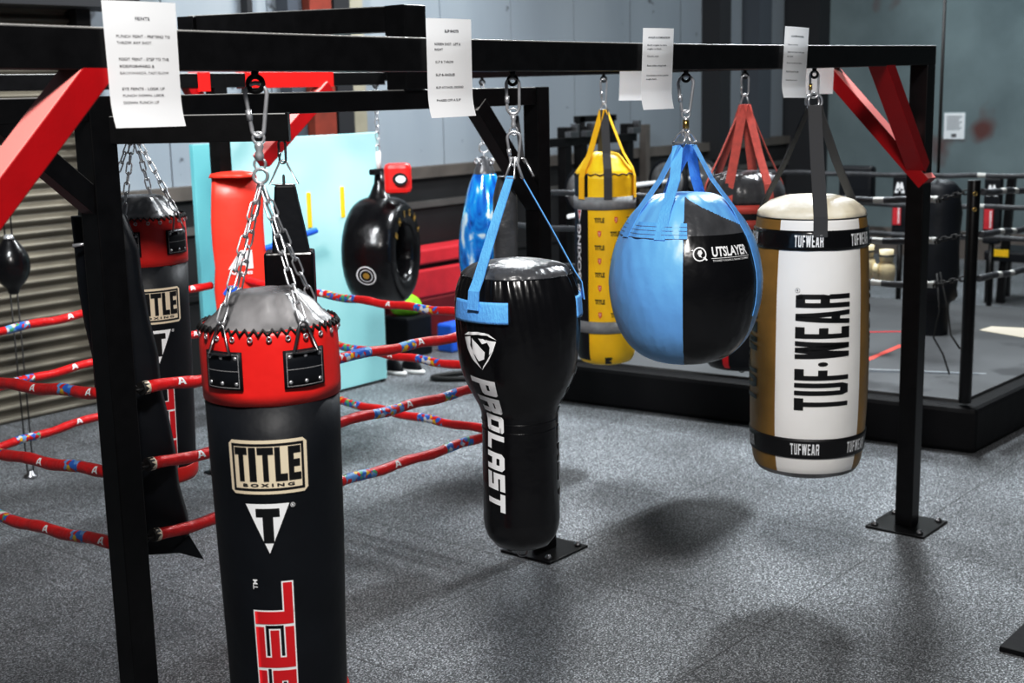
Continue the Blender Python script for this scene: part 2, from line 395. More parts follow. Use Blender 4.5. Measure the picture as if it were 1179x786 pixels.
def grid_bm(w, h, nx=8, ny=4):
    bm = bmesh.new(); V = [[bm.verts.new((-w / 2 + w * i / nx, -h / 2 + h * j / ny, 0)) for i in range(nx + 1)] for j in range(ny + 1)]
    for j in range(ny):
        for i in range(nx): bm.faces.new((V[j][i], V[j][i + 1], V[j + 1][i + 1], V[j + 1][i]))
    return bm

# ------------------------------------------------------------------ the camera
FPX, YAW, PIT, ROLL, CH = 1525.64, .8762, .1886, -.0222, 2.182
fwd = Vector((math.sin(YAW) * math.cos(PIT), math.cos(YAW) * math.cos(PIT), -math.sin(PIT)))
rt = Vector((math.cos(YAW), -math.sin(YAW), 0)); up = rt.cross(fwd)
rt2 = rt * math.cos(ROLL) + up * math.sin(ROLL); up2 = up * math.cos(ROLL) - rt * math.sin(ROLL)
cam = bpy.data.objects.new('camera', bpy.data.cameras.new('camera')); COL.objects.link(cam)
cam.matrix_world = Matrix(((rt2.x, up2.x, -fwd.x, 0), (rt2.y, up2.y, -fwd.y, 0), (rt2.z, up2.z, -fwd.z, CH), (0, 0, 0, 1)))
cam.data.sensor_width = 36; cam.data.lens = FPX / 1179 * 36; cam.data.clip_start = .05
cam.data.dof.use_dof = True; cam.data.dof.focus_distance = 4.1; cam.data.dof.aperture_fstop = 4.0
SC.camera = cam
def facing(x, y): return math.atan2(-y, -x)        # azimuth of the viewer as seen from a bag

# ------------------------------------------------------------------ the room
b = MB(); b.box(-3, 17, -4, 9, -.1, 0); struct(b.build('floor', 'floor'))
b = MB()      # back wall of upright grey sheets with narrow seams
x = -2.0
while x < 16.6:
    w = 1.02; b.box(x, min(x + w - .012, 16.6), 8.45, 8.6, 0, 5.2); x += w
b.box(-2, 16.6, 8.5, 8.65, 0, 5.2)
struct(b.build('wall_back', 'wallpanel'))
b = MB(); b.box(16.05, 16.3, -4, 8.6, .34, 5.2, 0); b.box(16.02, 16.3, -4, 8.6, 0, .34, 1)
struct(b.build('wall_right', ['concrete', 'dirtwall']))
b = MB()      # boarding below the sheets
b.box(5.36, 16.0, 8.38, 8.46, 0, 1.46, 0); b.box(5.36, 16.0, 8.33, 8.46, 1.40, 1.50, 1); b.box(5.36, 16.0, 8.35, 8.40, 1.13, 1.19, 2); b.box(5.36, 16.0, 8.35, 8.40, .62, .66, 0)
struct(b.build('trim_1', ['wains', 'wcap', 'wcap2']))
def column(n, x0, x1, y0, y1, z0, z1, m):
    b = MB(); b.box(x0, x1, y0, y1, z0, z1); struct(b.build('trim_%d' % n, m))
column(2, 6.90, 6.95, 8.36, 8.44, 1.5, 5.2, 'darkcol')
column(3, 7.26, 7.41, 8.30, 8.44, 1.5, 5.2, 'bluecol')
column(4, 7.42, 7.66, 8.22, 8.44, 1.5, 5.2, 'rust')
column(5, 7.74, 7.92, 8.28, 8.44, 1.5, 5.2, 'darkcol')
column(6, 7.93, 8.09, 8.30, 8.44, 1.5, 5.2, 'beige')
column(7, 13.75, 14.0, 8.2, 8.44, 1.3, 5.2, 'darkcol')
column(8, 14.68, 14.98, 8.2, 8.44, 1.5, 5.2, 'bluecol')
column(9, 15.75, 16.45, 7.95, 8.44, 0, 5.2, 'darkcol')
# roller shutter door: horizontal corrugations
b = MB(); n = 0; z = 0.; prev = None
x0, x1 = 2.2, 5.29
pitch = .084
nz_ = int(3.2 / pitch * 8)
rows = []
for i in range(nz_ + 1):
    z = 3.2 * i / nz_; yy = 8.33 - .026 * math.sin(2 * PI * z / pitch)
    rows.append([b.bm.verts.new((x0, yy, z)), b.bm.verts.new((x1, yy, z))])
for i in range(nz_):
    f = b.bm.faces.new((rows[i][0], rows[i][1], rows[i + 1][1], rows[i + 1][0])); f.smooth = True
door = struct(b.build('door_1', 'shutter', norm=False))
b = MB(); b.box(5.29, 5.40, 8.22, 8.42, 0, 3.2); struct(b.build('trim_10', 'wains'))
b = MB(); b.box(2.0, 5.62, 7.95, 8.4, 2.78, 3.6); struct(b.build('trim_11', 'darkcol'))

# ------------------------------------------------------------------ bolted steel bag rack
XR, YF, BH = 6.093, 2.543, .0889           # right post, beam centre line
ZT = 2.336
def sag(x): return -.017 * max(0, 1 - ((x - 3.55) / 2.5) ** 2)
rack = thing('punching_bag_rack', 'black steel punching bag rack with red corner braces, its long front beam nearest the viewer', 'bag rack', (XR, YF, 0))
b = MB(); n = 26; loops = []
for i in range(n + 1):
    x = .95 + (XR + .045 - .95) * i / n; s_ = sag(x)
    loops.append([b.bm.verts.new(p) for p in ((x, YF - .0445, ZT - BH + s_), (x, YF + .0445, ZT - BH + s_), (x, YF + .0445, ZT + s_), (x, YF - .0445, ZT + s_))])
for i in range(n):
    for k in range(4): b.bm.faces.new((loops[i][k], loops[i][(k + 1) % 4], loops[i + 1][(k + 1) % 4], loops[i + 1][k]))
b.bm.faces.new(loops[0]); b.bm.faces.new(loops[-1][::-1])
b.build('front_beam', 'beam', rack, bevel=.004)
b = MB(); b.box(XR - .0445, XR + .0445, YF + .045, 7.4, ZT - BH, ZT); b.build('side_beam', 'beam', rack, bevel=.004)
def post(root, x, y, z1, s=.085, plate=True, rot=0):
    b = MB(); b.box(x - s / 2, x + s / 2, y - s / 2, y + s / 2, .012 if plate else 0, z1); o = b.build('post', 'paint', root, bevel=.004)
    if plate:
        b = MB(); b.box(x - .15, x + .15, y - .15, y + .15, 0, .012); p = b.build('base_plate', 'paint', root, bevel=.003)
        for sx, sy in ((-1, -1), (1, -1), (1, 1), (-1, 1)):
            b = MB(); b.lathe((x + sx * .115, y + sy * .115, .012), [(.017, 0), (.017, .012), (.011, .013), (.011, .02), (0, .021)], 6); b.build('bolt', 'darksteel', p)
    return o
post(rack, XR, YF, ZT - BH, .088)
post(rack, XR, 7.4, ZT - BH, .088)
post(rack, 1.08, YF, ZT - BH, .088)
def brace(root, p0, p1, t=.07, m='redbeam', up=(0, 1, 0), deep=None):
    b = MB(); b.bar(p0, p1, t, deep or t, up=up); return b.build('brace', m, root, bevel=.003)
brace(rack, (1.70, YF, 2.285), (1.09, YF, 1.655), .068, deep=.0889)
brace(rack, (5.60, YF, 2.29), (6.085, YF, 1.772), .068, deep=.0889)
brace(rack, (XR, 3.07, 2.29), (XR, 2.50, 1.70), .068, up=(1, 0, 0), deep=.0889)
def eyebolt(root, x, y, z, nrm=(0, 1, 0), R=.020, r=.0065, m='paint'):
    b = MB(); b.tube([(x, y, z + .004), (x, y, z - .014)], .009, 8); b.torus((x, y, z - .012 - R), nrm, R, r); return b.build('eye_bolt', m, root)
FX = (2.11, 3.082, 4.036, 5.004); SY = (3.484, 4.373, 5.263, 6.165)
VN = (.77, .64, 0)     # the rings show their round face to the aisle
for x in FX: eyebolt(rack, x, YF, ZT - BH + sag(x), VN, .018 if x < 3 else .013, .0065 if x < 3 else .005)
for y in SY: eyebolt(rack, XR, y, ZT - BH, VN, .014, .005)

# sheets taped to the beams
def sheet(name, label, tl, tr, br, bl, lines, y, fold):
    t = thing(name, label, 'paper sheet', ((bl[0] + br[0]) / 2, y, bl[1]), 'instruction sheets on the front beam')
    TL, TR, BR, BL = [Vector(p) for p in (tl, tr, br, bl)]
    def P(u, v, e=0.):
        q = (TL * (1 - u) + TR * u) * v + (BL * (1 - u) + BR * u) * (1 - v)
        bow = .006 * math.sin(PI * u) + (.012 * (1 - v / .25) ** 2 if v < .25 else 0)
        return Vector((q.x, y - e - bow, q.y))
    b = MB(); nx, ny = 6, 16
    V = [[b.bm.verts.new(P(i / nx, j / ny)) for i in range(nx + 1)] for j in range(ny + 1)]
    for j in range(ny):
        for i in range(nx): b.bm.faces.new((V[j][i], V[j][i + 1], V[j + 1][i + 1], V[j + 1][i])).smooth = True
    b.build('page', 'paper', t, norm=False)
    W = (TR - TL).length; H = (TL - BL).length; bms = []
    for txt, u0, v0, h, w, bold in lines:        # left edge u0, centre line v0, cap height h, width w (fractions)
        bm = font_bm(txt, w * W, h * H, bold); shift(bm, (u0 + w / 2) * W, v0 * H); bms.append(bm)
    decal('lettering', bms, lambda a, c: P(a / W, c / H, .0012), 'greyink', t, step=W / 6, vstep=H / 16)
    return t
sheet('instruction_sheet', 'white instruction sheet headed FEINTS, the largest and leftmost sheet on the black beam', (1.665, 2.383), (1.853, 2.383), (1.851, 2.115), (1.670, 2.117),
      [('FEINTS', .40, .865, .028, .20, .02), ('PUNCH FEINT - PRETEND TO', .14, .725, .023, .74, .014), ('THROW ANY SHOT.', .14, .675, .023, .47, .012),
       ('FOOT FEINT - STEP TO THE', .15, .545, .023, .69, .014), ('SIDE/FORWARD &', .15, .490, .023, .47, .014), ('BACKWARDS, FAST/SLOW', .15, .435, .023, .68, 0),
       ('EYE FEINTS - LOOK UP', .16, .310, .023, .59, .014), ('PUNCH DOWN, LOOK', .16, .255, .023, .58, .014), ('DOWN PUNCH UP', .16, .200, .023, .49, .014)], 2.490, .8)
sheet('instruction_sheet', 'white instruction sheet headed SLIP SHOTS on the black beam beside the black bulb-topped bag', (2.659, 2.371), (2.842, 2.372), (2.840, 2.109), (2.657, 2.108),
      [('SLIP SHOTS', .36, .875, .028, .31, .03), ('SCREEN SHOT - LEFT &', .15, .745, .024, .56, .014), ('RIGHT', .15, .69, .024, .17, .014), ('SLIP & THROW', .16, .565, .024, .38, 0),
       ('SLIP & ANGLES', .16, .435, .024, .40, .014), ('SLIP ATTACK, DEFEND', .16, .305, .024, .60, .014), ('PHASES OFF A SLIP', .16, .175, .024, .52, .014)], 2.490, .8)
sheet('instruction_sheet', 'white sheet on the front beam left of the blue ball bag hook', (3.691, 2.366), (3.876, 2.368), (3.859, 2.103), (3.674, 2.103),
      [('ANGLES & COMBINATIONS', .14, .885, .022, .70, .02), ('Both angles to start', .13, .79, .022, .60, .014), ('angles to finish', .13, .745, .022, .42, .014), ('Double angle', .14, .655, .022, .33, 0),
       ('Both sides using hook', .14, .54, .022, .60, .014), ('Combination of two punches', .13, .42, .022, .70, .014), ('angle back', .13, .375, .022, .30, .014)], 2.490, .8)
sheet('instruction_sheet', 'rightmost white sheet on the front beam, beside the tan bag hook', (4.652, 2.392), (4.848, 2.389), (4.820, 2.120), (4.627, 2.124),
      [('COUNTER PUNCHING', .22, .865, .024, .52, .03), ('Slip to counter', .13, .745, .022, .38, .014), ('Catch and return with same', .13, .645, .022, .68, .014), ('side hand', .13, .585, .022, .20, 0),
       ('Parry the jab and return', .13, .49, .022, .60, .014), ('Roll and hook', .13, .37, .022, .48, .014), ('Step back cross', .13, .25, .022, .42, .014)], 2.490, .8)
for lab, ya, yb, za, zb in (('blank white sheet hanging from the rear side beam beside the yellow bag hook', 4.228, 4.035, 2.30, 2.104),
                            ('blank white sheet on the rear side beam half hidden behind the rightmost front sheet', 3.165, 2.965, 2.345, 2.122)):
    b = MB(); n = 8; V = []
    for j in range(n + 1):
        z = zb + (za - zb) * j / n; V.append([b.bm.verts.new((6.040 - .01 * (1 - j / n) ** 2, y, z)) for y in (ya, yb)])
    for j in range(n): b.bm.faces.new((V[j][0], V[j][1], V[j + 1][1], V[j + 1][0])).smooth = True
    tag(b.build('instruction_sheet', 'paper', norm=False), lab, 'paper sheet', 'sheets on the rear side beam')

# ------------------------------------------------------------------ hanging hardware (parts of a bag)
def carabiner(root, x, y, z1, z0, w=.045, r=.005, pear=True, m='steel', nrm=VN):
    nv = Vector(nrm).normalized(); sd = Vector((0, 0, 1)).cross(nv); pts = []
    H = z1 - z0; R1 = w / 2; R0 = w / 2 * (.55 if pear else .95)
    if pear: # wide end up
        for k in range(13): a = PI * k / 12; pts.append(Vector((x, y, z1 - R1)) + sd * R1 * math.cos(a) + Vector((0, 0, R1 * math.sin(a))))
        for k in range(9): a = PI + PI * k / 8; pts.append(Vector((x, y, z0 + R0)) + sd * R0 * math.cos(a) + Vector((0, 0, R0 * math.sin(a))))
    else:
        for k in range(13): a = PI * k / 12; pts.append(Vector((x, y, z1 - R1)) + sd * R1 * math.cos(a) + Vector((0, 0, R1 * math.sin(a))))
        for k in range(13): a = PI + PI * k / 12; pts.append(Vector((x, y, z0 + R0)) + sd * R0 * math.cos(a) + Vector((0, 0, R0 * math.sin(a))))
    b = MB(); b.tube(pts, r, 8, True); o = b.build('carabiner', m, root)
    # the gate sleeve
    g0 = Vector((x, y, z0 + H * .30)) + sd * (R0 * 1.0 if not pear else R0 * 1.25); g1 = Vector((x, y, z0 + H * .5)) + sd * (R1 * .92 if not pear else R1 * .8)
    b = MB(); b.tube([g0, g1], r * 1.45, 8); b.build('gate', m, o)
    return o
def swivel(root, x, y, z1, z0, m='steel', r=.009):
    h = z1 - z0; b = MB()
    b.lathe((x, y, z0), [(0, h * .25), (r, h * .25), (r * 1.15, h * .4), (r * .8, h * .5), (r * 1.15, h * .6), (r, h * .75), (0, h * .75)], 14)
    b.torus((x, y, z1 - h * .16), VN, h * .15, r * .38, 16, 6); b.torus((x, y, z0 + h * .16), VN, h * .15, r * .38, 16, 6)
    return b.build('swivel', m, root)
def chain(root, p0, p1, L=.042, W=.022, r=.0032, m='steel'):
    p0 = Vector(p0); p1 = Vector(p1); d = p1 - p0; pitch = L - 2.6 * r; n = max(1, round(d.length / pitch)); d.normalize(); pitch = (p1 - p0).length / n
    s0 = d.cross(Vector((.64, -.77, .1))).normalized(); s1 = d.cross(s0); b = MB()
    for i in range(n): b.link(p0 + d * pitch * (i + .5), d, (s0 * .8 + s1 * .6) if i % 2 else (s1 * .8 - s0 * .6), L, W, r)
    return b.build('chain', m, root)
def ring(root, c, nrm, R, r, m='steel', name='ring'):
    b = MB(); b.torus(c, nrm, R, r); return b.build(name, m, root)
def dring(root, apex, base, side, w, r=.0035, m='darksteel', name='d_ring'):
    """triangular or D shaped wire ring: apex at the top, flat bar w wide at base"""
    apex = Vector(apex); base = Vector(base); sd = Vector(side).normalized(); pts = []
    for k in range(7):
        a = PI * k / 6; pts.append(apex + sd * math.cos(a) * w * .16 + (apex - base).normalized() * (math.sin(a) * w * .16 - w * .16))
    pts += [base - sd * w / 2, base - sd * w / 4, base + sd * w / 4, base + sd * w / 2]
    b = MB(); b.tube(pts, r, 8, True); return b.build(name, m, root)
def pol(x, y, th, r, z): return Vector((x + r * math.cos(th), y + r * math.sin(th), z))
def surf(x, y, phi, rz, dz=0.):
    """returns fn(u, v): u runs to the viewer's right around the bag from azimuth phi, v = height"""
    def f(u, v, e=.0012):
        z = v; r0 = rz(z); th = phi + u / max(r0, .02)
        return pol(x, y, th, r0 + e, z)
    return f
def surf_at(x, y, phi, rz, th_deg, z0, e=.0012, rref=None):
    def f(u, v):
        z = z0 + v; th0 = phi + th_deg * D2R; r0 = rz(z); th = th0 + u / (rref or r0)
        return pol(x, y, th, r0 + e, z)
    return f
def interp(prof):
    P = sorted([(z, r) for r, z in prof])
    def f(z):
        if z <= P[0][0]: return P[0][1]
        for (a, ra), (c, rc) in zip(P, P[1:]):
            if a <= z <= c: return ra + (rc - ra) * (z - a) / max(c - a, 1e-6)
        return P[-1][1]
    return f
def smooth_prof(P, n=2):
    for _ in range(n):
        Q = [P[0]]
        for a, c in zip(P, P[1:]):
            Q += [(a[0] * .75 + c[0] * .25, a[1] * .75 + c[1] * .25), (a[0] * .25 + c[0] * .75, a[1] * .25 + c[1] * .75)]
        Q.append(P[-1]); P = Q
    return P
def crumple(amp, f=9., seed=0.):
    return lambda th, z, r: amp * mnoise.noise(Vector((math.cos(th) * f * r + seed, math.sin(th) * f * r, z * f)))

# ------------------------------------------------------------------ tall black bag with red collar (two of these)
def collar_bag(x, y, zr, eye_z, label, rot, hook):
    root = thing('heavy_bag', label, 'punching bag', (x, y, zr - 1.04), 'black heavy bags with red collars')
    phi = facing(x, y) + rot * D2R
    Z = lambda d: zr - d
    body = [(.147, Z(1.02)), (.150, Z(.95)), (.154, Z(.8)), (.160, Z(.55)), (.165, Z(.35)), (.168, Z(.18))]
    coll = [(.168, Z(.18)), (.170, Z(.12)), (.171, Z(.05)), (.168, Z(0.))]
    rz = interp(body + coll)
    dp = lambda th, z, r: .0035 * mnoise.noise(Vector((math.cos(th) * 1.6, math.sin(th) * 1.6, z * 4)))
    b = MB(); b.lathe((x, y, 0), [(0, Z(1.03)), (.12, Z(1.03))] + body, 64, disp=lambda th, z, r: dp(th, z, r) if r > .13 else 0); b.build('bag_body', 'vinyl', root)
    b = MB(); b.lathe((x, y, 0), [(.10, Z(1.036)), (.146, Z(1.034)), (.1535, Z(1.02)), (.1555, Z(.975)), (.150, Z(.972))], 48); b.build('bottom_band', 'redvinyl', root)
    cp = lambda th, z, r: .006 * mnoise.noise(Vector((math.cos(th) * 3.2, math.sin(th) * 3.2, z * 3 + 5))) * (1 if z > Z(.15) else .3)
    b = MB(); b.lathe((x, y, 0), [(.155, Z(.182)), (.1705, Z(.18)), (.1715, Z(.15)), (.172, Z(.10)), (.1715, Z(.05)), (.1695, Z(.015)), (.166, Z(0)), (.150, Z(-.002))], 72, disp=cp); b.build('collar', 'redvinyl', root)
    b = MB(); b.lathe((x, y, 0), smooth_prof([(.160, Z(.012)), (.160, Z(-.004)), (.138, Z(-.020)), (.112, Z(-.048)), (.092, Z(-.070)), (.078, Z(-.078)), (.03, Z(-.080)), (0, Z(-.080))], 2), 72,
                      disp=lambda th, z, r: ((.030 * (abs(mnoise.noise(Vector((math.cos(th) * 1.9 + 3, math.sin(th) * 1.9, z * 6)))) - .22) + .008 * mnoise.noise(Vector((th * 3, z * 25, 2)))) * min(1, r / .06) if z > Z(.0) else 0)); b.build('lid', 'lid2', root)
    # lace with grommets round the rim
    b = MB(); nl = 96
    b.tube([pol(x, y, 2 * PI * k / nl, .1725 if k % 2 else .165, zr + (-.006 if k % 2 else .006)) for k in range(nl)], .0042, 6, True); b.build('lace', 'cord', root)
    for k in range(24):
        th = 2 * PI * (k + .3) / 24; b = MB(); b.torus(pol(x, y, th, .1735, zr - .016), (math.cos(th), math.sin(th), .2), .0055, .0022, 10, 5); b.build('grommet', 'steel', root)
    # leather patches, D rings and chains
    apex = Vector((x, y, hook))
    for th_, full in ((-41, 1), (27, 1), (139, 0), (207, 0)):
        th = phi + th_ * D2R
        f = lambda u, v, th=th: pol(x, y, th + u / .17, .1755 + .001 * math.cos(u * 40), zr - .092 + v)
        pt = decal('patch', grid_bm(.105, .092, 8, 3), f, 'vinyl', root, step=None)
        sol = pt.modifiers.new('thick', 'SOLIDIFY'); sol.thickness = .006; sol.offset = 0
        if full:
            fr = poly_bm([R4(-.047, -.041, .047, -.0398), R4(-.047, .0398, .047, .041), R4(-.047, -.041, -.0458, .041), R4(.0458, -.041, .047, .041), R4(-.047, -.0006, .047, .0006)])
            decal('stitching', fr, lambda u, v, f=f, th=th: f(u, v) + Vector((math.cos(th), math.sin(th), 0)) * .0037, 'stitch', pt, step=.012)
            for u in (-.038, 0, .038):
                for v in (-.031, .031):
                    p = f(u, v); a = math.atan2(p.y - y, p.x - x)
                    b = MB(); b.lathe(p + Vector((math.cos(a), math.sin(a), 0)) * .002, [(.0052, 0), (.005, .0018), (.003, .0034), (0, .004)], 10,
                                      axis=Matrix(((-math.sin(a), 0, math.cos(a)), (math.cos(a), 0, math.sin(a)), (0, 1, 0)))); b.build('rivet', 'steel', pt)
        tan = Vector((-math.sin(th), math.cos(th), 0))
        ap = pol(x, y, th, .174, zr + .020); dring(root, ap, pol(x, y, th, .183, zr - .052), tan, .066, .0036)
        chain(root, ap + Vector((0, 0, .004)), apex + (ap - apex).normalized() * .012, .050, .0185, .0027)
    ring(root, apex + Vector((0, 0, .014)), VN, .017, .0045)
    # lettering
    rzf = rz
    def put(name, bms, th_, d, mat, e=.003, par=root, vstep=None):
        return decal(name, bms, surf_at(x, y, phi, rzf, th_, zr - d, e, .165), mat, par, step=.01, vstep=vstep)
    rr = lambda w, h, c: [(w / 2 - c, -h / 2), (w / 2, -h / 2 + c), (w / 2, h / 2 - c), (w / 2 - c, h / 2), (-w / 2 + c, h / 2), (-w / 2, h / 2 - c), (-w / 2, -h / 2 + c), (-w / 2 + c, -h / 2)]
    lg = put('logo_panel', poly_bm([rr(.194, .136, .010)]), -8, .33, 'cream', .0025)
    fr = []
    for w, h, t in ((.176, .118, .006),):
        fr += [R4(-w / 2, h / 2 - t, w / 2, h / 2), R4(-w / 2, -h / 2, w / 2, -h / 2 + t), R4(-w / 2, -h / 2, -w / 2 + t, h / 2), R4(w / 2 - t, -h / 2, w / 2, h / 2)]
    put('logo_frame', poly_bm(fr), -8, .33, 'ink', .0032, lg)
    wd = word('TITLE', .0305, .085, .003, .42, .21, widths=[1.05, .62, 1.25, .95, .98])
    wd = [[(px, py + .0075) for px, py in p] for p in wd]
    bx = font_bm('B O X I N G', .125, .008, .03); shift(bx, 0, -.0445)
    put('logo_lettering', [poly_bm(wd), bx], -8, .33, 'ink', .0034, lg)
    tr = put('triangle_logo', poly_bm([[(-.054, .064), (0, -.064), (.054, .064)]]), -10.3, .486, 'white', .0025)
    put('triangle_letter', poly_bm([[(px * .058, (py - .5) * .088 + .008) for px, py in p] for p in [[(a_ - .5, b_) for a_, b_ in q] for q in glyph('T', .44, .24)]]), -10.3, .486, 'ink', .0034, tr)
    g = font_bm('\u00ae', None, .012, .01); shift(g, .062, .058); put('registered_mark', g, -10.3, .486, 'white', .0026)
    put('trademark', turn(font_bm('TM', .026, .013, .03)), -25.5, .63, 'white', .0026)
    big = []
    for k, ch in enumerate('LES'):
        for q in glyph(ch, .30 if ch == 'L' else .25, .225): big.append([(-((py - .5) * .100), (px - .5) * .108 - k * .116) for px, py in q])
    grow = []
    for q in big:
        cx = sum(p[0] for p in q) / len(q); cy = sum(p[1] for p in q) / len(q)
        grow.append([(px + .004 * (1 if px > cx else -1), py + .004 * (1 if py > cy else -1)) for px, py in q])
    bl = put('letter_outline', poly_bm(grow), -10.5, .68, 'white', .0024)
    put('letter_fill', poly_bm(big), -10.5, .68, 'redink', .0032, bl)
    return root
x, y = FX[0], YF
t = collar_bag(x, y, 1.628, 2.23, 'tall black heavy bag with red collar hanging on chains at the front beam, nearest bag', 0, 1.972)
z = ZT - BH + sag(x)
carabiner(t, x, y, 2.208, 2.082, .052, .0052); swivel(t, x, y, 2.092, 2.0, r=.010)
t2 = collar_bag(2.995, 4.335, 1.735, 2.11, 'black heavy bag with red collar half hidden behind the near ring post', 22, 2.055)
carabiner(t2, 2.995, 4.335, 2.088, 2.05, .03, .0045, pear=False)

# ------------------------------------------------------------------ bulb-topped uppercut bag
x, y = FX[1], YF; phi = facing(x, y); ze = ZT - BH + sag(x)
root = thing('uppercut_bag', 'black bulb-topped uppercut bag with blue straps, tapering to a slim column', 'punching bag', (x, y, .757))
P = [(.1195, .86), (.119, 1.0), (.118, 1.12), (.117, 1.185), (.121, 1.216), (.143, 1.258), (.162, 1.295), (.177, 1.335), (.187, 1.40), (.1915, 1.49), (.187, 1.563), (.176, 1.605), (.165, 1.632)]
prof = [(0, .757), (.04, .760), (.085, .775), (.108, .805), (.1165, .832)] + smooth_prof(P, 3)
def wr(th, z, r):
    k = max(0, min(1, (z - 1.38) / .2)); n_ = mnoise.noise(Vector((th * 4.2, z * 2.2, 1.3)))
    return .010 * k * n_ + .017 * k * (abs(mnoise.noise(Vector((th * 6.5 + z * 5, z * 3.5, 4.)))) - .2) + .002 * mnoise.noise(Vector((math.cos(th) * 2, math.sin(th) * 2, z * 9)))
b = MB(); b.lathe((x, y, 0), prof, 180, disp=wr); b.build('bag_body', 'gloss', root)
rzb = interp(prof[4:])
rz = lambda z: rzb(z)
def psurf(th_deg, z0, e=.002, rref=None):
    def f(u, v):
        z = z0 + v; r0 = rzb(z); th = phi + th_deg * D2R + u / (rref or r0)
        return pol(x_p, y_p, th, r0 + wr(th, z, r0) + e, z)
    return f
x_p, y_p = x, y
b = MB(); b.lathe((x, y, 0), smooth_prof([(.163, 1.630), (.155, 1.645), (.125, 1.662), (.07, 1.672), (.03, 1.676), (0, 1.676)], 2), 110,
                  disp=lambda th, z, r: (.012 * mnoise.noise(Vector((th * 5, z * 9, 7))) + .014 * (abs(mnoise.noise(Vector((th * 8, z * 30, 1)))) - .2)) * min(1, r / .1)); b.build('lid', 'lid', root)
b = MB(); b.tube([pol(x, y, 2 * PI * k / 60, .1655 + wr(2 * PI * k / 60, 1.63, .165), 1.631) for k in range(60)], .0022, 6, True); b.build('lid_piping', 'vinyl', root)
b = MB()
for zz in (1.182, 1.155): b.torus((x, y, zz), (0, 0, 1), .1182, .0016, 64, 6)
b.build('waist_seam', 'gloss', root)
patch = decal('strap_patch', [grid_bm(.205, .064, 60, 8)], (lambda u, v: pol(x_p, y_p, phi + -39 * D2R + u / .19, rzb(1.538 + v) + .0095, 1.538 + v)), 'blueweb', root, step=None)
so = patch.modifiers.new('thick', 'SOLIDIFY'); so.thickness = .012; so.offset = -1
patch = decal('strap_patch', [grid_bm(.20, .064, 60, 8)], (lambda u, v: pol(x_p, y_p, phi + 96 * D2R + u / .19, rzb(1.535 + v) + .0095, 1.535 + v)), 'blueweb', root, step=None)
so = patch.modifiers.new('thick', 'SOLIDIFY'); so.thickness = .012; so.offset = -1
# shield emblem
sh = [[(-.062, .040), (-.040, .052), (0, .056), (.035, .052), (.058, .034), (.030, .046), (0, .047), (-.036, .043)],
      [(-.060, .034), (-.030, .040), (-.034, .012), (-.010, -.036), (.004, -.058), (-.030, -.030), (-.050, .002)],
      [(-.024, .036), (.002, .012), (.020, -.004), (.016, -.026), (-.004, -.034), (-.026, -.006)],
      [(-.002, .036), (.012, .020), (.030, .026), (.016, .036)],
      [(.022, .034), (.036, .012), (.032, -.012), (.046, .000), (.056, .030)],
      [(.046, .000), (.030, -.030), (.004, -.062), (.010, -.048), (.024, -.030), (.036, -.010)]]
decal('shield_emblem', poly_bm(sh), psurf(-37, 1.424, .004, .185), 'white', root, step=.005, vstep=.01)
def prolast(th):
    polys = word('PROLAST', .0525, .068, .0085, .33, .27, widths=[1, 1, 1, .92, 1.05, 1.05, 1.1], slant=-.0)
    polys = [[(px + .16 * py, py) for px, py in p] for p in polys]
    return decal('lettering', poly_bm(turn(polys, False)), psurf(th, 1.122, .0035, .128), 'white', root, step=.006, vstep=.01)
prolast(-39); prolast(92)
# straps, rings and hook
ap = Vector((x, y, 1.985))
for th_, wd_ in ((-40, .034), (96, .034)):
    th = phi + th_ * D2R; tan = Vector((-math.sin(th), math.cos(th), 0))
    a0 = pol(x, y, th, .020, 1.925)
    b = MB(); b.ribbon([a0, pol(x, y, th, .105, 1.77), pol(x, y, th, .178, 1.63), pol(x, y, th, .197, 1.60), pol(x, y, th, .204, 1.545)], tan, [.030, .036, .040, .042, .042], .0035); b.build('strap', 'blueweb', root)
    dring(root, pol(x, y, th, .004, 1.978), pol(x, y, th, .022, 1.918), tan, .036, .004, 'steel')
carabiner(root, x, y, 2.055, 1.955, .040, .0045); swivel(root, x, y, 2.125, 2.045, r=.007)
carabiner(root, x, y, 2.212, 2.108, .038, .0048, pear=False)
ring(root, (x, y, .744), VN, .016, .004, 'darksteel')

# ------------------------------------------------------------------ round ball bag, blue and black panels
x, y = FX[2], YF; phi = facing(x, y)
root = thing('wrecking_ball_bag', 'large round ball bag with light blue and black panels on blue straps', 'punching bag', (x, y, 1.195))
P = [(0, 1.192), (.09, 1.196), (.145, 1.212), (.195, 1.247), (.238, 1.305), (.268, 1.40), (.277, 1.485), (.270, 1.553), (.252, 1.625), (.215, 1.70), (.165, 1.765), (.115, 1.797), (.06, 1.806), (0, 1.803)]
prof = smooth_prof(P, 4)
def bd(th, z, r):
    k = max(0, min(1, (z - 1.60) / .12)) * min(1, r / .1)
    return .010 * k * mnoise.noise(Vector((th * 4.6, z * 3, 2.))) + .0015 * mnoise.noise(Vector((th * 9, z * 14, 0)))
edges = (-1.5, 65, 178.5, 245)
seg = 260
def wrap(d): return (d + 180) % 360 - 180
def bmf(th, z, j):
    d = (math.degrees(th - phi) + 1.5) % 360
    blk = d < 67 or 180 < d < 247
    if blk and z > 1.80 - .0016 * (d % 180): blk = False
    return (2 if (blk and z > 1.672) else 1) if blk else 0  # top of the black panels greyer: reflected light put into the colour
b = MB(); b.lathe((x, y, 0), prof, seg, bmf, bd, th0=phi - 1.5 * D2R); b.build('ball', ['blue', 'gloss', 'lid'], root)
rzb2 = interp(prof[16:-24])
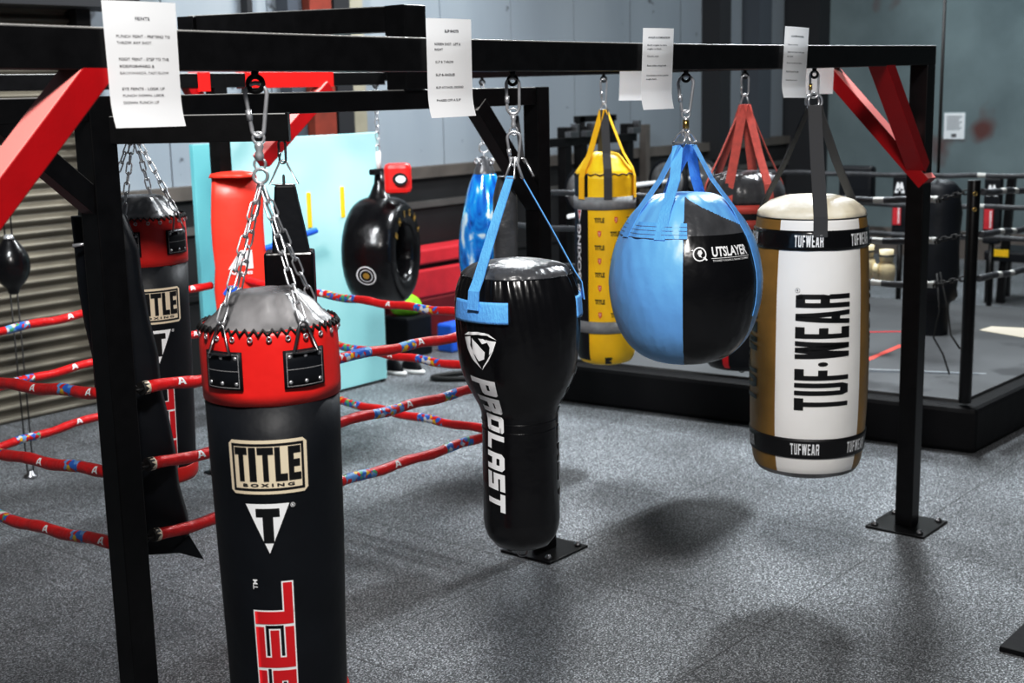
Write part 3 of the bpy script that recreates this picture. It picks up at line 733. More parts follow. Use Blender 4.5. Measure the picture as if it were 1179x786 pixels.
def bs(th_deg, z0, e=.002, rref=None):
    def f(u, v):
        z = z0 + v; r0 = rzb2(z); th = phi + th_deg * D2R + u / (rref or r0)
        return pol(FX[2], YF, th, r0 + bd(th, z, r0) + e, z)
    return f
b = MB()
for th_ in (-1.5,): b.tube([bs(th_, z_, .0005)(0, 0) for z_ in [1.22 + .05 * i for i in range(11)]], .0018, 6)
b.build('panel_seam', 'ink', root)
for w_, zc in ((.30, 1.694), (.30, 1.683), (.30, 1.672)):
    pass
bb = decal('stitched_band', grid_bm(.40, .052, 24, 6), bs(-48, 1.690, .003, .232), 'blueweb', root, step=None)
decal('stitching', poly_bm([R4(-.20, -.026 + .013 * k, .20, -.0248 + .013 * k) for k in range(4)]), bs(-48, 1.690, .0042, .232), 'greyweb', bb, step=.014)
# emblem and word on the black panel
k_ = .26
em = [[(.024 * math.cos(a), .024 * math.sin(a)), (.024 * math.cos(a2), .024 * math.sin(a2)), (.0195 * math.cos(a2), .0195 * math.sin(a2)), (.0195 * math.cos(a), .0195 * math.sin(a))]
      for a, a2 in [(2 * PI * i / 20, 2 * PI * (i + 1) / 20) for i in range(20)] ]
em += [[(-.004, .012), (.006, .014), (.010, .004), (.004, -.004), (.008, -.012), (-.002, -.008), (-.008, .002)], [(.010, -.012), (.022, -.022), (.027, -.019), (.016, -.008)], [(-.031, .012), (-.022, .016), (-.021, .010)]]
em = [[(px - .092, py - .002) for px, py in p] for p in em]
ow = font_bm('UTSLAYER', .155, .034, .035); shift(ow, .030, .004)
ul = poly_bm([R4(-.052, -.0185, .112, -.0165)])
o2 = font_bm('TOUGHEST PUNCHING & TRAINING EQUIPMENT', .155, .0075, .015); shift(o2, .030, -.026)
decal('logo_print', [poly_bm(em), ow, ul, o2], bs(31, 1.617, .003, k_), 'white', root, step=.01, vstep=.012)
# strap set: one along the left panel, one on the right edge, one behind, with D rings
for th_, ang in ((-62, 0), (-22, 0), (66, 0), (160, 0), (205, 0)):
    th = phi + th_ * D2R; tan = Vector((-math.sin(th), math.cos(th), 0))
    tip = (phi - 60 * D2R) if th_ < 0 else (phi + 70 * D2R if th_ < 90 else phi + 150 * D2R)
    a0 = pol(x, y, tip, .032, 1.972)
    end = 1.66 if th_ < 60 else (1.40 if th_ < 90 else 1.66)
    on = [bs(th_, z_, .003)(0, 0) for z_ in ([1.70 - .04 * i for i in range(1 + int((1.70 - end) / .04 + .5))])]
    b = MB(); b.ribbon([a0, pol(x, y, th, .10, 1.855), pol(x, y, th, .185, 1.752)] + on, tan, .040 if th_ != 66 else .034, .0035); b.build('strap', 'blueweb', root)
for a_, s_ in ((-60, 1), (75, 1)):
    th = phi + a_ * D2R; tan = Vector((-math.sin(th), math.cos(th), 0))
    b = MB(); pts = []
    c = pol(x, y, th, .030, 1.980)
    for k in range(13): a2 = PI * k / 12; pts.append(c + tan * .036 * math.cos(a2) + (Vector((0, 0, 1)) - Vector((math.cos(th), math.sin(th), 0)) * .55).normalized() * .044 * math.sin(a2))
    b.tube(pts, .0048, 8, True); b.build('d_ring', 'steel', root)
carabiner(root, x, y, 2.212, 2.085, .054, .005); sw = swivel(root, x, y, 2.095, 2.0, r=.008)
b = MB(); b.lathe((x, y, 2.03), [(0, 0), (.011, 0), (.011, .03), (0, .03)], 6); b.build('swivel_nut', 'brass', sw)

# ------------------------------------------------------------------ tan and white heavy bag
x, y = FX[3], YF; phi = facing(x, y)
root = thing('heavy_bag', 'wide heavy bag with white front, tan leather sides and black lettering', 'punching bag', (x, y, .555))
P = [(.205, .575), (.222, .60), (.232, .66), (.239, .75), (.243, .9), (.244, 1.1), (.242, 1.3), (.236, 1.45), (.231, 1.53), (.226, 1.60), (.220, 1.642)]
prof = [(0, .555), (.15, .556)] + smooth_prof(P, 1)
rzt = interp(P)
def tm(th, z, j):
    d = wrap(math.degrees(th - phi))
    if z < .602: return 2
    return 0 if -34 < d < 56 else 1
seg = 120
td = lambda th, z, r: .003 * mnoise.noise(Vector((math.cos(th) * 1.5, math.sin(th) * 1.5, z * 3))) if r > .2 else 0
b = MB(); b.lathe((x, y, 0), prof, seg, tm, td, th0=phi); b.build('bag_body', ['tuf_white', 'tan', 'lid2'], root)
b = MB(); b.lathe((x, y, 0), [(.212, 1.636), (.2215, 1.646), (.2175, 1.664), (.205, 1.678), (.170, 1.704), (.11, 1.722), (.05, 1.726), (0, 1.725)], 80,
                  disp=lambda th, z, r: .006 * mnoise.noise(Vector((th * 5, z * 8, 3))) * min(1, r / .1)); b.build('lid', 'tuf_cream', root)
b = MB(); b.torus((x, y, 1.643), (0, 0, 1), .2215, .0018, 80, 6); b.build('lid_seam', 'ink', root)
for z1, z0 in ((1.598, 1.521), (.746, .664)):
    n_ = 6
    b = MB(); b.lathe((x, y, 0), [(rzt(z0) - .004, z0 - .001), (rzt(z0) + .0045, z0)] + [(rzt(z0 + (z1 - z0) * k / n_) + .0045, z0 + (z1 - z0) * k / n_) for k in range(1, n_ + 1)] + [(rzt(z1) - .004, z1 + .001)], 96,
                      disp=lambda th, z, r, z1=z1: td(th, z, r) + (.003 * mnoise.noise(Vector((th * 6, z * 30, 1))) if z1 > 1 else 0)); bd_ = b.build('band', 'gloss' if z1 > 1 else 'ink', root)
    for k in range(6):
        decal('band_lettering', poly_bm(word('TUFWEaR', .0128, .048, .003, .36, .18, widths=[1, 1, .9, 1.5, .9, 1.1, 1.05])), surf_at(x, y, phi, rzt, -2 + 57 * k, (z1 + z0) / 2, .0095 if z1 > 1 else .0085, .235), 'white', bd_, step=.012)
    bd_['label'] = 'black band with white lettering, ' + ('upper' if z1 > 1 else 'lower')
big = word('TUF.WEaR', .048, .224, .0125, .38, .165, widths=[1.05, 1.05, .95, .36, 1.5, .95, 1.15, 1.1])
for th_ in (13.5, -84.5, 111.5, 209.5):
    decal('lettering', poly_bm(turn([[p for p in q] for q in big])), surf_at(x, y, phi, rzt, th_, 1.108, .0028, .243), 'ink', root, step=.012, vstep=.05)
ring_ = [[(.010 * math.cos(a), .010 * math.sin(a)), (.010 * math.cos(a2), .010 * math.sin(a2)), (.0088 * math.cos(a2), .0088 * math.sin(a2)), (.0088 * math.cos(a), .0088 * math.sin(a))] for a, a2 in [(2 * PI * i / 16, 2 * PI * (i + 1) / 16) for i in range(16)]]
decal('registered_mark', [poly_bm(ring_), font_bm('R', .007, .009, 0)], surf_at(x, y, phi, rzt, -11.5, 1.362, .0028, .243), 'greyink', root, step=.01)
tip = Vector((x, y, 2.085))
for th_ in (9, 128, 247):
    th = phi + th_ * D2R; tan = Vector((-math.sin(th), math.cos(th), 0))
    b = MB(); b.ribbon([pol(x, y, th, .022, 2.088), pol(x, y, th, .03, 2.06), pol(x, y, th, .120, 1.86), pol(x, y, th, .205, 1.70), pol(x, y, th, .2265, 1.655), pol(x, y, th, .2305, 1.60), pol(x, y, th, .236, 1.575)], tan, .055, .0045); b.build('strap', 'darkweb', root)
for nv in ((.77, .64, 0), (.2, 1, 0)):
    ring(root, (x, y, 2.102), nv, .034, .0046)
carabiner(root, x, y, 2.222, 2.118, .034, .0046, pear=False); 
b = MB(); b.tube([(x - .012, y + .010, 2.150), (x - .012, y + .010, 2.175)], .007, 8); b.build('gate_nut', 'brass', root)

# ------------------------------------------------------------------ yellow heavy bag on the side beam
x, y = XR, SY[1]; phi = facing(x, y)
root = thing('heavy_bag', 'slim bright yellow heavy bag with grey bands and yellow straps', 'punching bag', (x, y, .62))
P = [(.140, .638), (.160, .665), (.168, .72), (.171, .85), (.171, 1.1), (.170, 1.4), (.169, 1.6), (.167, 1.705)]
prof = [(0, .622), (.10, .624)] + smooth_prof(P, 1)
rzy = interp(P)
def ym(th, z, j):
    d = wrap(math.degrees(th - phi))
    if z < .665: return 0
    return 1 if (-130 < d < -33 or 90 < d < 150) else 0
b = MB(); b.lathe((x, y, 0), prof, 96, ym, lambda th, z, r: .003 * mnoise.noise(Vector((th * 3, z * 5, 0))) if r > .13 else 0, th0=phi); b.build('bag_body', ['yellow', 'vinyl'], root)
b = MB(); b.lathe((x, y, 0), [(.160, 1.698), (.163, 1.708), (.150, 1.726), (.126, 1.756), (.102, 1.790), (.080, 1.814), (.05, 1.823), (0, 1.824)], 64,
                  disp=lambda th, z, r: .016 * mnoise.noise(Vector((th * 3, z * 9, 3))) * min(1, r / .1)); b.build('lid', 'yellow', root)
b = MB(); nl = 40; b.tube([pol(x, y, 2 * PI * k / nl, .171 if k % 2 else .166, 1.704 + (-.004 if k % 2 else .005)) for k in range(nl)], .004, 6, True); b.build('lace', 'cord', root)
for z0, z1 in ((1.512, 1.582), (.818, .884)):
    b = MB(); b.lathe((x, y, 0), [(rzy(z0) - .004, z0), (rzy(z0) + .006, z0), (rzy(z1) + .006, z1), (rzy(z1) - .004, z1)], 64); b.build('band', 'midgrey', root)
bms1 = []; bms2 = []; bms3 = []
for r_ in range(8):
    zz = 1.455 - r_ * .076
    for uu in ((-.055, .135) if r_ % 2 == 0 else (.032,)):
        bm = font_bm('TITLE', .055, .026, .03); shift(bm, uu, zz - 1.1); bms1.append(bm)
    u_ = .038 if r_ % 2 == 0 else -.055
    bms2.append(poly_bm([[(u_ - .009, zz - 1.1 + .017), (u_ + .009, zz - 1.1 + .017), (u_ + .009, zz - 1.1 - .004), (u_, zz - 1.1 - .019), (u_ - .009, zz - 1.1 - .004)]]))
    bms3.append(poly_bm([R4(u_ - .002, zz - 1.1 - .008, u_ + .002, zz - 1.1 + .010), R4(u_ - .006, zz - 1.1 + .006, u_ + .006, zz - 1.1 + .010)]))
decal('repeat_lettering', bms1, surf_at(x, y, phi, rzy, 8, 1.1, .003, .17), 'ink', root, step=.012)
sp_ = decal('shield_marks', bms2, surf_at(x, y, phi, rzy, 8, 1.1, .003, .17), 'salmon', root, step=.012)
decal('shield_letters', bms3, surf_at(x, y, phi, rzy, 8, 1.1, .0036, .17), 'cream', sp_, step=.012)
decal('side_lettering', turn(font_bm('TITLE BOXING', .54, .036, .04)), surf_at(x, y, phi, rzy, -57, 1.16, .003, .17), 'white', root, step=.012)
tri_ = decal('triangle_logo', poly_bm([[(-.022, .04), (0, -.045), (.022, .04)]]), surf_at(x, y, phi, rzy, -55, 1.48, .003, .17), 'white', root, step=.012)
decal('triangle_letter', poly_bm([R4(-.011, .014, .011, .026), R4(-.004, -.018, .004, .014)]), surf_at(x, y, phi, rzy, -55, 1.48, .0036, .17), 'redink', tri_, step=.012)
for th_, m_, w_ in ((6, 'darkweb', .045), (-46, 'yellowweb', .044), (72, 'yellowweb', .038), (188, 'darkweb', .045)):
    th = phi + th_ * D2R; tan = Vector((-math.sin(th), math.cos(th), 0))
    b = MB(); b.ribbon([pol(x, y, th, .014, 2.055), pol(x, y, th, .11, 1.82), pol(x, y, th, .163, 1.735), pol(x, y, th, .176, 1.69), pol(x, y, th, .178, 1.57)], tan, w_, .004); b.build('strap', m_, root)
dring(root, (x, y, 2.098), (x, y, 2.052), (.64, -.77, 0), .042, .0045, 'steel'); carabiner(root, x, y, 2.222, 2.085, .036, .0048)
decal('bottom_mark', poly_bm([R4(-.02, -.02, .02, .02)]), surf_at(x, y, phi, rzy, 5, .660, .004, .17), 'ink', root, step=.012)

# ------------------------------------------------------------------ big black bag with coral straps on the side beam
x, y = XR, SY[0]; phi = facing(x, y)
root = thing('heavy_bag', 'wide black heavy bag on coral red straps, mostly behind the blue ball bag', 'punching bag', (x, y, .70))
P = [(.17, .71), (.205, .75), (.214, .85), (.216, 1.1), (.214, 1.4), (.210, 1.58)]
prof = [(0, .70), (.12, .70)] + smooth_prof(P, 1); rzr = interp(P)
b = MB(); b.lathe((x, y, 0), prof, 80, None, lambda th, z, r: .004 * mnoise.noise(Vector((th * 3, z * 5, 8)))); b.build('bag_body', 'vinyl', root)
b = MB(); b.lathe((x, y, 0), [(.205, 1.575), (.212, 1.600), (.206, 1.640), (.190, 1.680), (.16, 1.715), (.10, 1.735), (0, 1.738)], 80,
                  disp=lambda th, z, r: .016 * mnoise.noise(Vector((th * 5, z * 5, 4))) * min(1, r / .1)); b.build('lid', 'lid', root)
for z0, z1 in ((1.532, 1.576), (1.452, 1.500)):
    b = MB(); b.lathe((x, y, 0), [(.205, z0), (.2165, z0), (.2165, z1), (.205, z1)], 64); b.build('band', 'salmon', root)
decal('bottom_stripe', grid_bm(.035, .09, 3, 4), surf_at(x, y, phi, rzr, -24, .77, .003, .21), 'redink', root, step=None)
for th_ in (-22, 38, 98, -82, 165, 230):
    th = phi + th_ * D2R; tan = Vector((-math.sin(th), math.cos(th), 0))
    b = MB(); b.ribbon([pol(x, y, th, .016, 2.075), pol(x, y, th, .12, 1.83), pol(x, y, th, .195, 1.675), pol(x, y, th, .214, 1.60), pol(x, y, th, .2175, 1.54)], tan, .050, .004); b.build('strap', 'redweb', root)
carabiner(root, x, y, 2.222, 2.12, .038, .005, pear=False); dring(root, (x, y, 2.128), (x, y, 2.07), (.64, -.77, 0), .05, .005, 'steel')
ring(root, (x, y, .685), VN, .016, .003, 'cord')

# ------------------------------------------------------------------ metallic blue teardrop bag on the side beam
x, y = XR, SY[2]
root = thing('teardrop_bag', 'glossy metallic blue teardrop bag, white reflections painted in, hanging by chrome rings', 'punching bag', (x, y, .93))
P = [(0, .93), (.07, .94), (.13, .99), (.160, 1.08), (.168, 1.18), (.166, 1.28), (.154, 1.38), (.132, 1.49), (.104, 1.60), (.068, 1.68)]
b = MB(); b.lathe((x, y, 0), smooth_prof(P, 2), 64, disp=lambda th, z, r: .010 * mnoise.noise(Vector((math.cos(th) * 2, math.sin(th) * 2, z * 4))) * min(1, r / .08)); b.build('bag_body', 'bluesheen', root)
b = MB(); b.lathe((x, y, 0), smooth_prof([(.068, 1.675), (.062, 1.70), (.050, 1.73), (.034, 1.765), (.022, 1.785), (0, 1.787)], 1), 40); b.build('neck_cap', 'lid', root)
for a in (-.8, .8, 3.9): ring(root, (x + .05 * math.cos(a - 2.1), y + .05 * math.sin(a - 2.1), 1.755), (math.sin(a - 2.1), -math.cos(a - 2.1), .2), .014, .006)
ring(root, (x, y, 1.835), VN, .028, .006); ring(root, (x, y, 1.788), (.64, -.77, 0), .02, .005)
chain(root, (x, y, 1.862), (x, y, 2.215), .07, .03, .0045)

# ------------------------------------------------------------------ black ring-shaped bag on the side beam
x, y = XR, SY[3]
root = thing('ring_bag', 'big black ring-shaped bag with a round hole and gold letters', 'punching bag', (x, y, .815))
nv = Vector((.43, -.90, 0)).normalized(); sd = Vector((0, 0, 1)).cross(nv).normalized()     # hole axis; sd = towards the viewer's right
AX = Matrix((( -sd.x, 0, nv.x), (-sd.y, 0, nv.y), (0, 1, 0)))      # lathe x -> -sd, y -> up, z -> nv
cz = 1.155; R1 = .355; R0 = .170; T = .178
pr = [(R0, -T * .72), (R0 + .03, -T * .95), (R0 + .09, -T), (R1 - .05, -T * .93), (R1 - .012, -T * .66), (R1, -T * .2), (R1, T * .2), (R1 - .012, T * .66), (R1 - .05, T * .93), (R0 + .09, T), (R0 + .03, T * .95), (R0, T * .72), (R0 - .012, 0)]
b = MB(); b2 = smooth_prof(pr + [pr[0]], 1)
rings_ = []; c = Vector((x, y, cz)); sg = 72
for r, z in b2[:-1]:
    rings_.append([b.bm.verts.new(c + AX @ Vector(((r + .006 * mnoise.noise(Vector((k * .5, z * 9, r * 4)))) * math.cos(2 * PI * k / sg), (r + .004) * math.sin(2 * PI * k / sg), z))) for k in range(sg)])
for j in range(len(rings_)):
    A, B = rings_[j], rings_[(j + 1) % len(rings_)]
    for k in range(sg): b.bm.faces.new((A[k], A[(k + 1) % sg], B[(k + 1) % sg], B[k])).smooth = True
b.build('padded_ring', 'gloss', root)
b = MB(); q = []
for w, t_, z in ((.30, .30, 1.40), (.24, .22, 1.46), (.13, .13, 1.53), (.07, .07, 1.60), (.055, .05, 1.68)):
    q.append([b.bm.verts.new(Vector((x, y, z)) + sd * w / 2 * math.cos(2 * PI * k / 20) + nv * t_ / 2 * math.sin(2 * PI * k / 20)) for k in range(20)])
for A, B in zip(q, q[1:]):
    for k in range(20): b.bm.faces.new((A[k], A[(k + 1) % 20], B[(k + 1) % 20], B[k])).smooth = True
b.bm.faces.new(q[-1]); b.bm.faces.new(q[0][::-1]); b.build('neck', 'gloss', root)
b = MB(); b.bar((x - .09 * sd.x - .02, y - .09 * sd.y, 1.675), (x + .04 * sd.x, y + .04 * sd.y, 1.675), .04, .035); b.build('neck_clamp', 'paint', root, bevel=.004)
b = MB(); b.tube([(x, y, 1.69), (x, y, 1.80)], .016, 10); b.build('white_link', 'white', root)
chain(root, (x, y, 1.80), (x, y, 2.215), .05, .026, .004)
# letters round the hole
bms = []
for k, ch in enumerate('ENIGMA'):
    a = (150 - 24 * k) * D2R
    bm = font_bm(ch, .034 if ch != 'I' else .012, .046, .03)
    for v in bm.verts:
        px, py = v.co.x, v.co.y + .255
        t_ = a - PI / 2; v.co.x, v.co.y = px * math.cos(t_) - py * math.sin(t_), px * math.sin(t_) + py * math.cos(t_)
    bms.append(bm)
decal('lettering', bms, lambda u, v: c + sd * u + Vector((0, 0, v)) + nv * (T + .0035), 'gold', root, step=None)
# target rings on the outer rim, facing the viewer
def target(R_, r_): return [[(R_ * math.cos(a), R_ * math.sin(a)), (R_ * math.cos(a2), R_ * math.sin(a2)), (r_ * math.cos(a2), r_ * math.sin(a2)), (r_ * math.cos(a), r_ * math.sin(a))] for a, a2 in [(2 * PI * i / 28, 2 * PI * (i + 1) / 28) for i in range(28)]]
def rimf(u, v, e=.004):
    a = PI + .33 - v / R1        # azimuth inside the ring plane: left side (-sd), slightly low
    rd = -sd * math.cos(a - PI) + Vector((0, 0, 1)) * -math.sin(a - PI) * 1
    return c + rd * (R1 + e) + nv * (u + .01)
decal('target_print', [poly_bm(target(.066, .057)), poly_bm(target(.043, .037))], rimf, 'white', root, step=.012, vstep=.012)
decal('target_centre', poly_bm([[(.022 * math.cos(2 * PI * k / 20), .022 * math.sin(2 * PI * k / 20)) for k in range(20)]]), rimf, 'gold', root, step=.012, vstep=.012)
# red focus pad hung beside its neck
b = MB(); b.bar((x - .02, y - .19, 1.54), (x - .02, y - .19, 1.73), .12, .17, up=(.64, -.77, 0))
fp = tag(b.build('focus_pad', 'redvinyl', bevel=.03), 'small red padded box hanging behind the neck of the black ring bag', 'focus pad')
def flat(cx, cy, cz_, right, e=0.):
    r_ = Vector(right).normalized(); n_ = r_.cross(Vector((0, 0, 1)))
    return lambda u, v: Vector((cx, cy, cz_)) + r_ * u + Vector((0, 0, v)) + n_ * e
ff = flat(x - .02, y - .19, 1.635, (.64, -.77, 0), .089)
dk = decal('badge', poly_bm([[(.048 * math.cos(2 * PI * k / 24) + .02, .04 * math.sin(2 * PI * k / 24)) for k in range(24)]]), ff, 'ink', fp, step=None)
decal('badge_oval', poly_bm([[(.032 * math.cos(2 * PI * k / 24) + .024, .024 * math.sin(2 * PI * k / 24)) for k in range(24)]]), flat(x - .02, y - .19, 1.635, (.64, -.77, 0), .091), 'white', dk, step=None)

# ------------------------------------------------------------------ training ring: four posts, top bars, ropes
P1 = (2.475, 3.79); P2 = (4.752, 3.785); P3 = (4.752, 6.065); P4 = (2.475, 6.065)
tr = thing('rope_ring_frame', 'black steel frame of the small roped ring behind the near bags, red corner braces', 'boxing ring frame', (3.62, 4.93, 0))
ZB0, ZB1 = 2.108, 2.186
for px, py in (P1, P2, P3, P4): post(tr, px, py, ZB1 if (px, py) in (P1, P2) else 2.30, .095 if (px, py) == P1 else .085)
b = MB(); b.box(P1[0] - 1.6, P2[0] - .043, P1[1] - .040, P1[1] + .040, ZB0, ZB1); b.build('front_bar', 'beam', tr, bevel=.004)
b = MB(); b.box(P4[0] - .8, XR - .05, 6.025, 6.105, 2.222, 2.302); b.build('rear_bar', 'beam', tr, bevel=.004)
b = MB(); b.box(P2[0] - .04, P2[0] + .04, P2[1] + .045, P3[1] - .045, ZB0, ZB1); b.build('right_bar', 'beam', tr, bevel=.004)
b = MB(); b.bar((P1[0] + .03, P1[1] + .03, 2.147), (3.62, 4.93, 2.147), .076, .076); b.build('diagonal_bar', 'paint', tr, bevel=.004)
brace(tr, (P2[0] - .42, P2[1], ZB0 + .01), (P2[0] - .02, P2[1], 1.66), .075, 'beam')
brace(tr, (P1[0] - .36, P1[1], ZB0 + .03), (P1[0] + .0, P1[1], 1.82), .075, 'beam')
# stub and upper beam over the front bar
b = MB(); b.box(3.86, 3.985, 3.73, 3.84, ZB1, 2.515); b.build('stub_post', 'paint', tr, bevel=.004)
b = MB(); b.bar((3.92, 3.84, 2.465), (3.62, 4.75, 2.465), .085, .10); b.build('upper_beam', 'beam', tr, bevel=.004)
b = MB(); b.bar((3.62, 4.70, 2.455), (3.60, 4.78, 2.455), .10, .11); b.build('beam_end_cap', 'paint', tr, bevel=.003)
# swivel arm on the near post
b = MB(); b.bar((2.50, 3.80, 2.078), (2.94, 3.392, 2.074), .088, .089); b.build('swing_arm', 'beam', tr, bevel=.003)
b = MB(); b.bar((2.938, 3.394, 2.074), (2.944, 3.388, 2.074), .092, .094); b.build('arm_end_cap', 'paint', tr)
# red painted head piece and braces on the far corner post
b = MB(); b.box(4.93, 5.60, 6.018, 6.112, 2.215, 2.308); b.build('red_sleeve', 'redpaint', tr, bevel=.004)
b = MB(); b.box(4.60, 4.68, 6.018, 6.112, 2.20, 2.308); b.build('red_sleeve', 'redpaint', tr, bevel=.004)
brace(tr, (5.56, 6.04, 2.215), (5.02, 6.04, 1.80), .085)
brace(tr, (4.56, 6.065, 2.25), (4.74, 6.065, 1.98), .07)
# ropes
def arope(name, label, p0, p1, sagz, group, mat='rope', r=.0215, prints=(), letters=(), hang0=None, hang1=None, jit=0):
    p0 = Vector(p0); p1 = Vector(p1); n = 48; L = (p1 - p0).length
    t = thing(name, label, 'ring rope', p0, group)
    pt = lambda s: p0.lerp(p1, s) + Vector((0, 0, -4 * sagz * s * (1 - s) + .004 * math.sin(s * 40 + jit)))
    b = MB()
    def mi(i):
        s = (i + .5) / n
        return 1 if any(a <= s <= c_ for a, c_ in prints) else 0
    b.tube([pt(i / n) for i in range(n + 1)], [r * (1 + .05 * math.sin(i * 1.9 + jit)) for i in range(n + 1)], 12, mifn=mi); b.build('rope_sleeve', [mat, 'ropeprint' if mat == 'rope' else 'clothtape'], t)
    bms = []; d = (p1 - p0).normalized()
    toc = (Vector((0, 0, CH)) - (p0 + p1) / 2); hz = Vector((0, 0, 1)); out = d.cross(hz).normalized()
    if out.dot(toc) < 0: out = -out
    rightward = out.cross(Vector((0, 0, 1))) * -1
    sgn = 1 if d.dot(rightward) > 0 else -1
    for s in letters:
        bm = poly_bm([[((px - .5) * .036, (py - .5) * .026) for px, py in q] for q in glyph('a', .26, .2)])
        shift(bm, sgn * s * L, 0); bms.append(bm)
    if bms:
        def f(u, v):
            s = sgn * u / L; a = v / r + .45; q = pt(min(1, max(0, s)))
            return q + out * math.cos(a) * (r * 1.08) + hz * math.sin(a) * (r * 1.08)
        decal('lettering', bms, f, 'white', t, step=.02, vstep=.008)
    for h, s in ((hang0, 0), (hang1, 1)):
        if h is not None:
            h = Vector(h); e = pt(s); b = MB(); dd = h - e; m_ = max(2, int(dd.length / .028))
            for i in range(m_): b.link(e + dd * (i + .5) / m_, dd, (0, 0, 1) if i % 2 else dd.cross(Vector((0, 0, 1))), .040, .024, .0048)
            b.tube([e - (dd.normalized() * .012), e + dd.normalized() * .012], r * 1.12, 10); b.build('turnbuckle_chain', 'cord', t)
            b = MB(); q0 = pt(s); q1 = pt(.008 if s == 0 else .992); b.tube([q0 - (q1 - q0) * .2, q1], r * 1.10, 12); b.build('frayed_end', 'cream' if mat == 'rope' else 'clothtape', t)
    return t
ZR = (1.205, .932, .676)
nm = ('upper', 'middle', 'lower')
for k, z in enumerate(ZR):
    e = (0, .004, .008)[k]
    arope('ring_rope', f'{nm[k]} red rope from the near post to the post behind the bulb-topped bag', (2.59, 3.80, z), (4.64, 3.80, z - .085 + .03 * k), .012, 'red sleeved ring ropes',
          prints=[(.43, .53), (.60, .64)] if k == 0 else ([(.52, .60), (.72, .78)] if k == 1 else [(.44, .52), (.73, .82)]), letters=(.07 + .03 * k, .66 - .04 * k), hang0=(2.50, 3.795, z), hang1=(4.73, 3.79, z - .06), jit=k)
    arope('ring_rope', f'{nm[k]} near red rope running left from the near post out of the picture', (2.455, 3.83, z + .005), (2.475, 5.94, z - .01), .055, 'red sleeved ring ropes', prints=[(.075, .13), (.33, .42), (.62, .7)], letters=(.03, .20, .5), jit=3 + k)
    z3 = (1.125, .86, .555)[k]
    arope('ring_rope', f'{nm[k]} red rope from the orange corner pad to the post behind the bulb-topped bag', (4.752, 3.90, z3 - .005), (4.752, 5.95, z3 + .03), .025, 'red sleeved ring ropes',
          prints=[(.25, .34), (.55, .68)], letters=(.42, .8), jit=6 + k)
    z4 = (1.085, .80, .485)[k]; z5 = (1.128, .875, .60)[k]
    arope('ring_rope', f'{nm[k]} far red rope crossing in front of the roller shutter', (2.60, 6.065, z4 - .03), (4.63, 6.065, z5), .02, 'red sleeved ring ropes',
          prints=[(.37, .44), (.66, .73)], letters=(.55, .93), jit=9 + k)

# padded corner covers of the ring
def corner_pad(label, top, bot, wdir, w0, w1, th, mat, extra=None):
    top = Vector(top); bot = Vector(bot); wd = Vector(wdir).normalized(); nn = wd.cross(Vector((0, 0, 1))).normalized()
    t = thing('corner_pad', label, 'corner pad', bot, 'ring corner pads')
    b = MB(); n = 10; R_ = []
    for i in range(n + 1):
        s = i / n; q = bot.lerp(top, s); w = w1 + (w0 - w1) * s; tt = th
        if i == n: w *= .85; tt *= .6
        if i == 0: w *= .95; tt *= .8
        j = .006 * math.sin(i * 2.3)
        R_.append([b.bm.verts.new(q + wd * (w / 2 * cx + j) + nn * tt / 2 * cy) for cx, cy in ((-1, -.6), (-.85, -1), (0, -1.12), (.85, -1), (1, -.6), (1, .6), (.85, 1), (0, 1.12), (-.85, 1), (-1, .6))])
    for A, B in zip(R_, R_[1:]):
        for k in range(10): b.bm.faces.new((A[k], A[(k + 1) % 10], B[(k + 1) % 10], B[k])).smooth = True
    b.bm.faces.new(R_[-1]); b.bm.faces.new(R_[0][::-1]); b.build('pad', mat, t)
    return t, wd, nn
t, wd, nn = corner_pad('black corner pad strapped behind the near ring post, reaching low', (2.565, 3.945, 1.79), (2.690, 3.930, .565), (.707, -.707, 0), .20, .235, .09, 'vinyl')
b = MB(); b.tube([(2.445, 3.93, 1.700), (2.505, 3.90, 1.706)], .006, 8); b.build('metal_bar', 'steel', t)
b = MB(); b.ribbon([(2.53, 3.97, 1.79), (2.515, 3.93, 1.87), (2.48, 3.86, 1.95)], (.7, -.7, 0), .05, .005); b.build('strap', 'darkweb', t)
b = MB(); b.poly([(2.70, 3.86, .575), (2.79, 3.80, .53), (2.745, 3.815, .63)]); b.poly([(2.70, 3.865, .575), (2.745, 3.82, .63), (2.79, 3.805, .53)]); b.build('loose_flap', 'vinyl', t)
t, wd, nn = corner_pad('black glossy corner pad beside the far base-plate post, behind the blue straps', (4.655, 3.90, 1.79), (4.655, 3.91, .75), (.707, .707, 0), .10, .24, .10, 'lid')  # grey base colour stands in for the sheen on black vinyl
dring(t, (4.70, 3.83, 1.87), (4.67, 3.80, 1.79), (.64, -.77, 0), .09, .005, 'steel'); b = MB(); b.ribbon([(4.70, 3.83, 1.86), (4.70, 3.86, 2.06)], (.64, -.77, 0), .02, .004); b.build('strap', 'darkweb', t)
t, wd, nn = corner_pad('orange-red corner pad with white letter on the far ring post', (4.765, 5.965, 1.735), (4.765, 5.965, .45), (.80, -.60, 0), .285, .30, .12, 'orangevinyl')
fpd = lambda u, v: Vector((4.765, 5.965, 1.25)) + Vector((.80, -.60, 0)) * u + Vector((0, 0, v)) + Vector((-.60, -.80, 0)) * .0705
decal('pad_letter', poly_bm([[((px - .5) * .14 + .0 + .035 * py, (py - .5) * .105 + .02) for px, py in q] for q in glyph('a', .30, .2)]), fpd, 'white', t, step=None)
decal('pad_word', shift(font_bm('ADAMS', .13, .018, .04), .0, -.055), fpd, 'white', t, step=None)
decal('pad_mark', poly_bm([[(-.055 + .05 * math.cos(2 * PI * k / 14) * (1 + .25 * math.sin(5 * k)), -.155 + .032 * math.sin(2 * PI * k / 14)) for k in range(14)]]), fpd, 'royal', t, step=None)
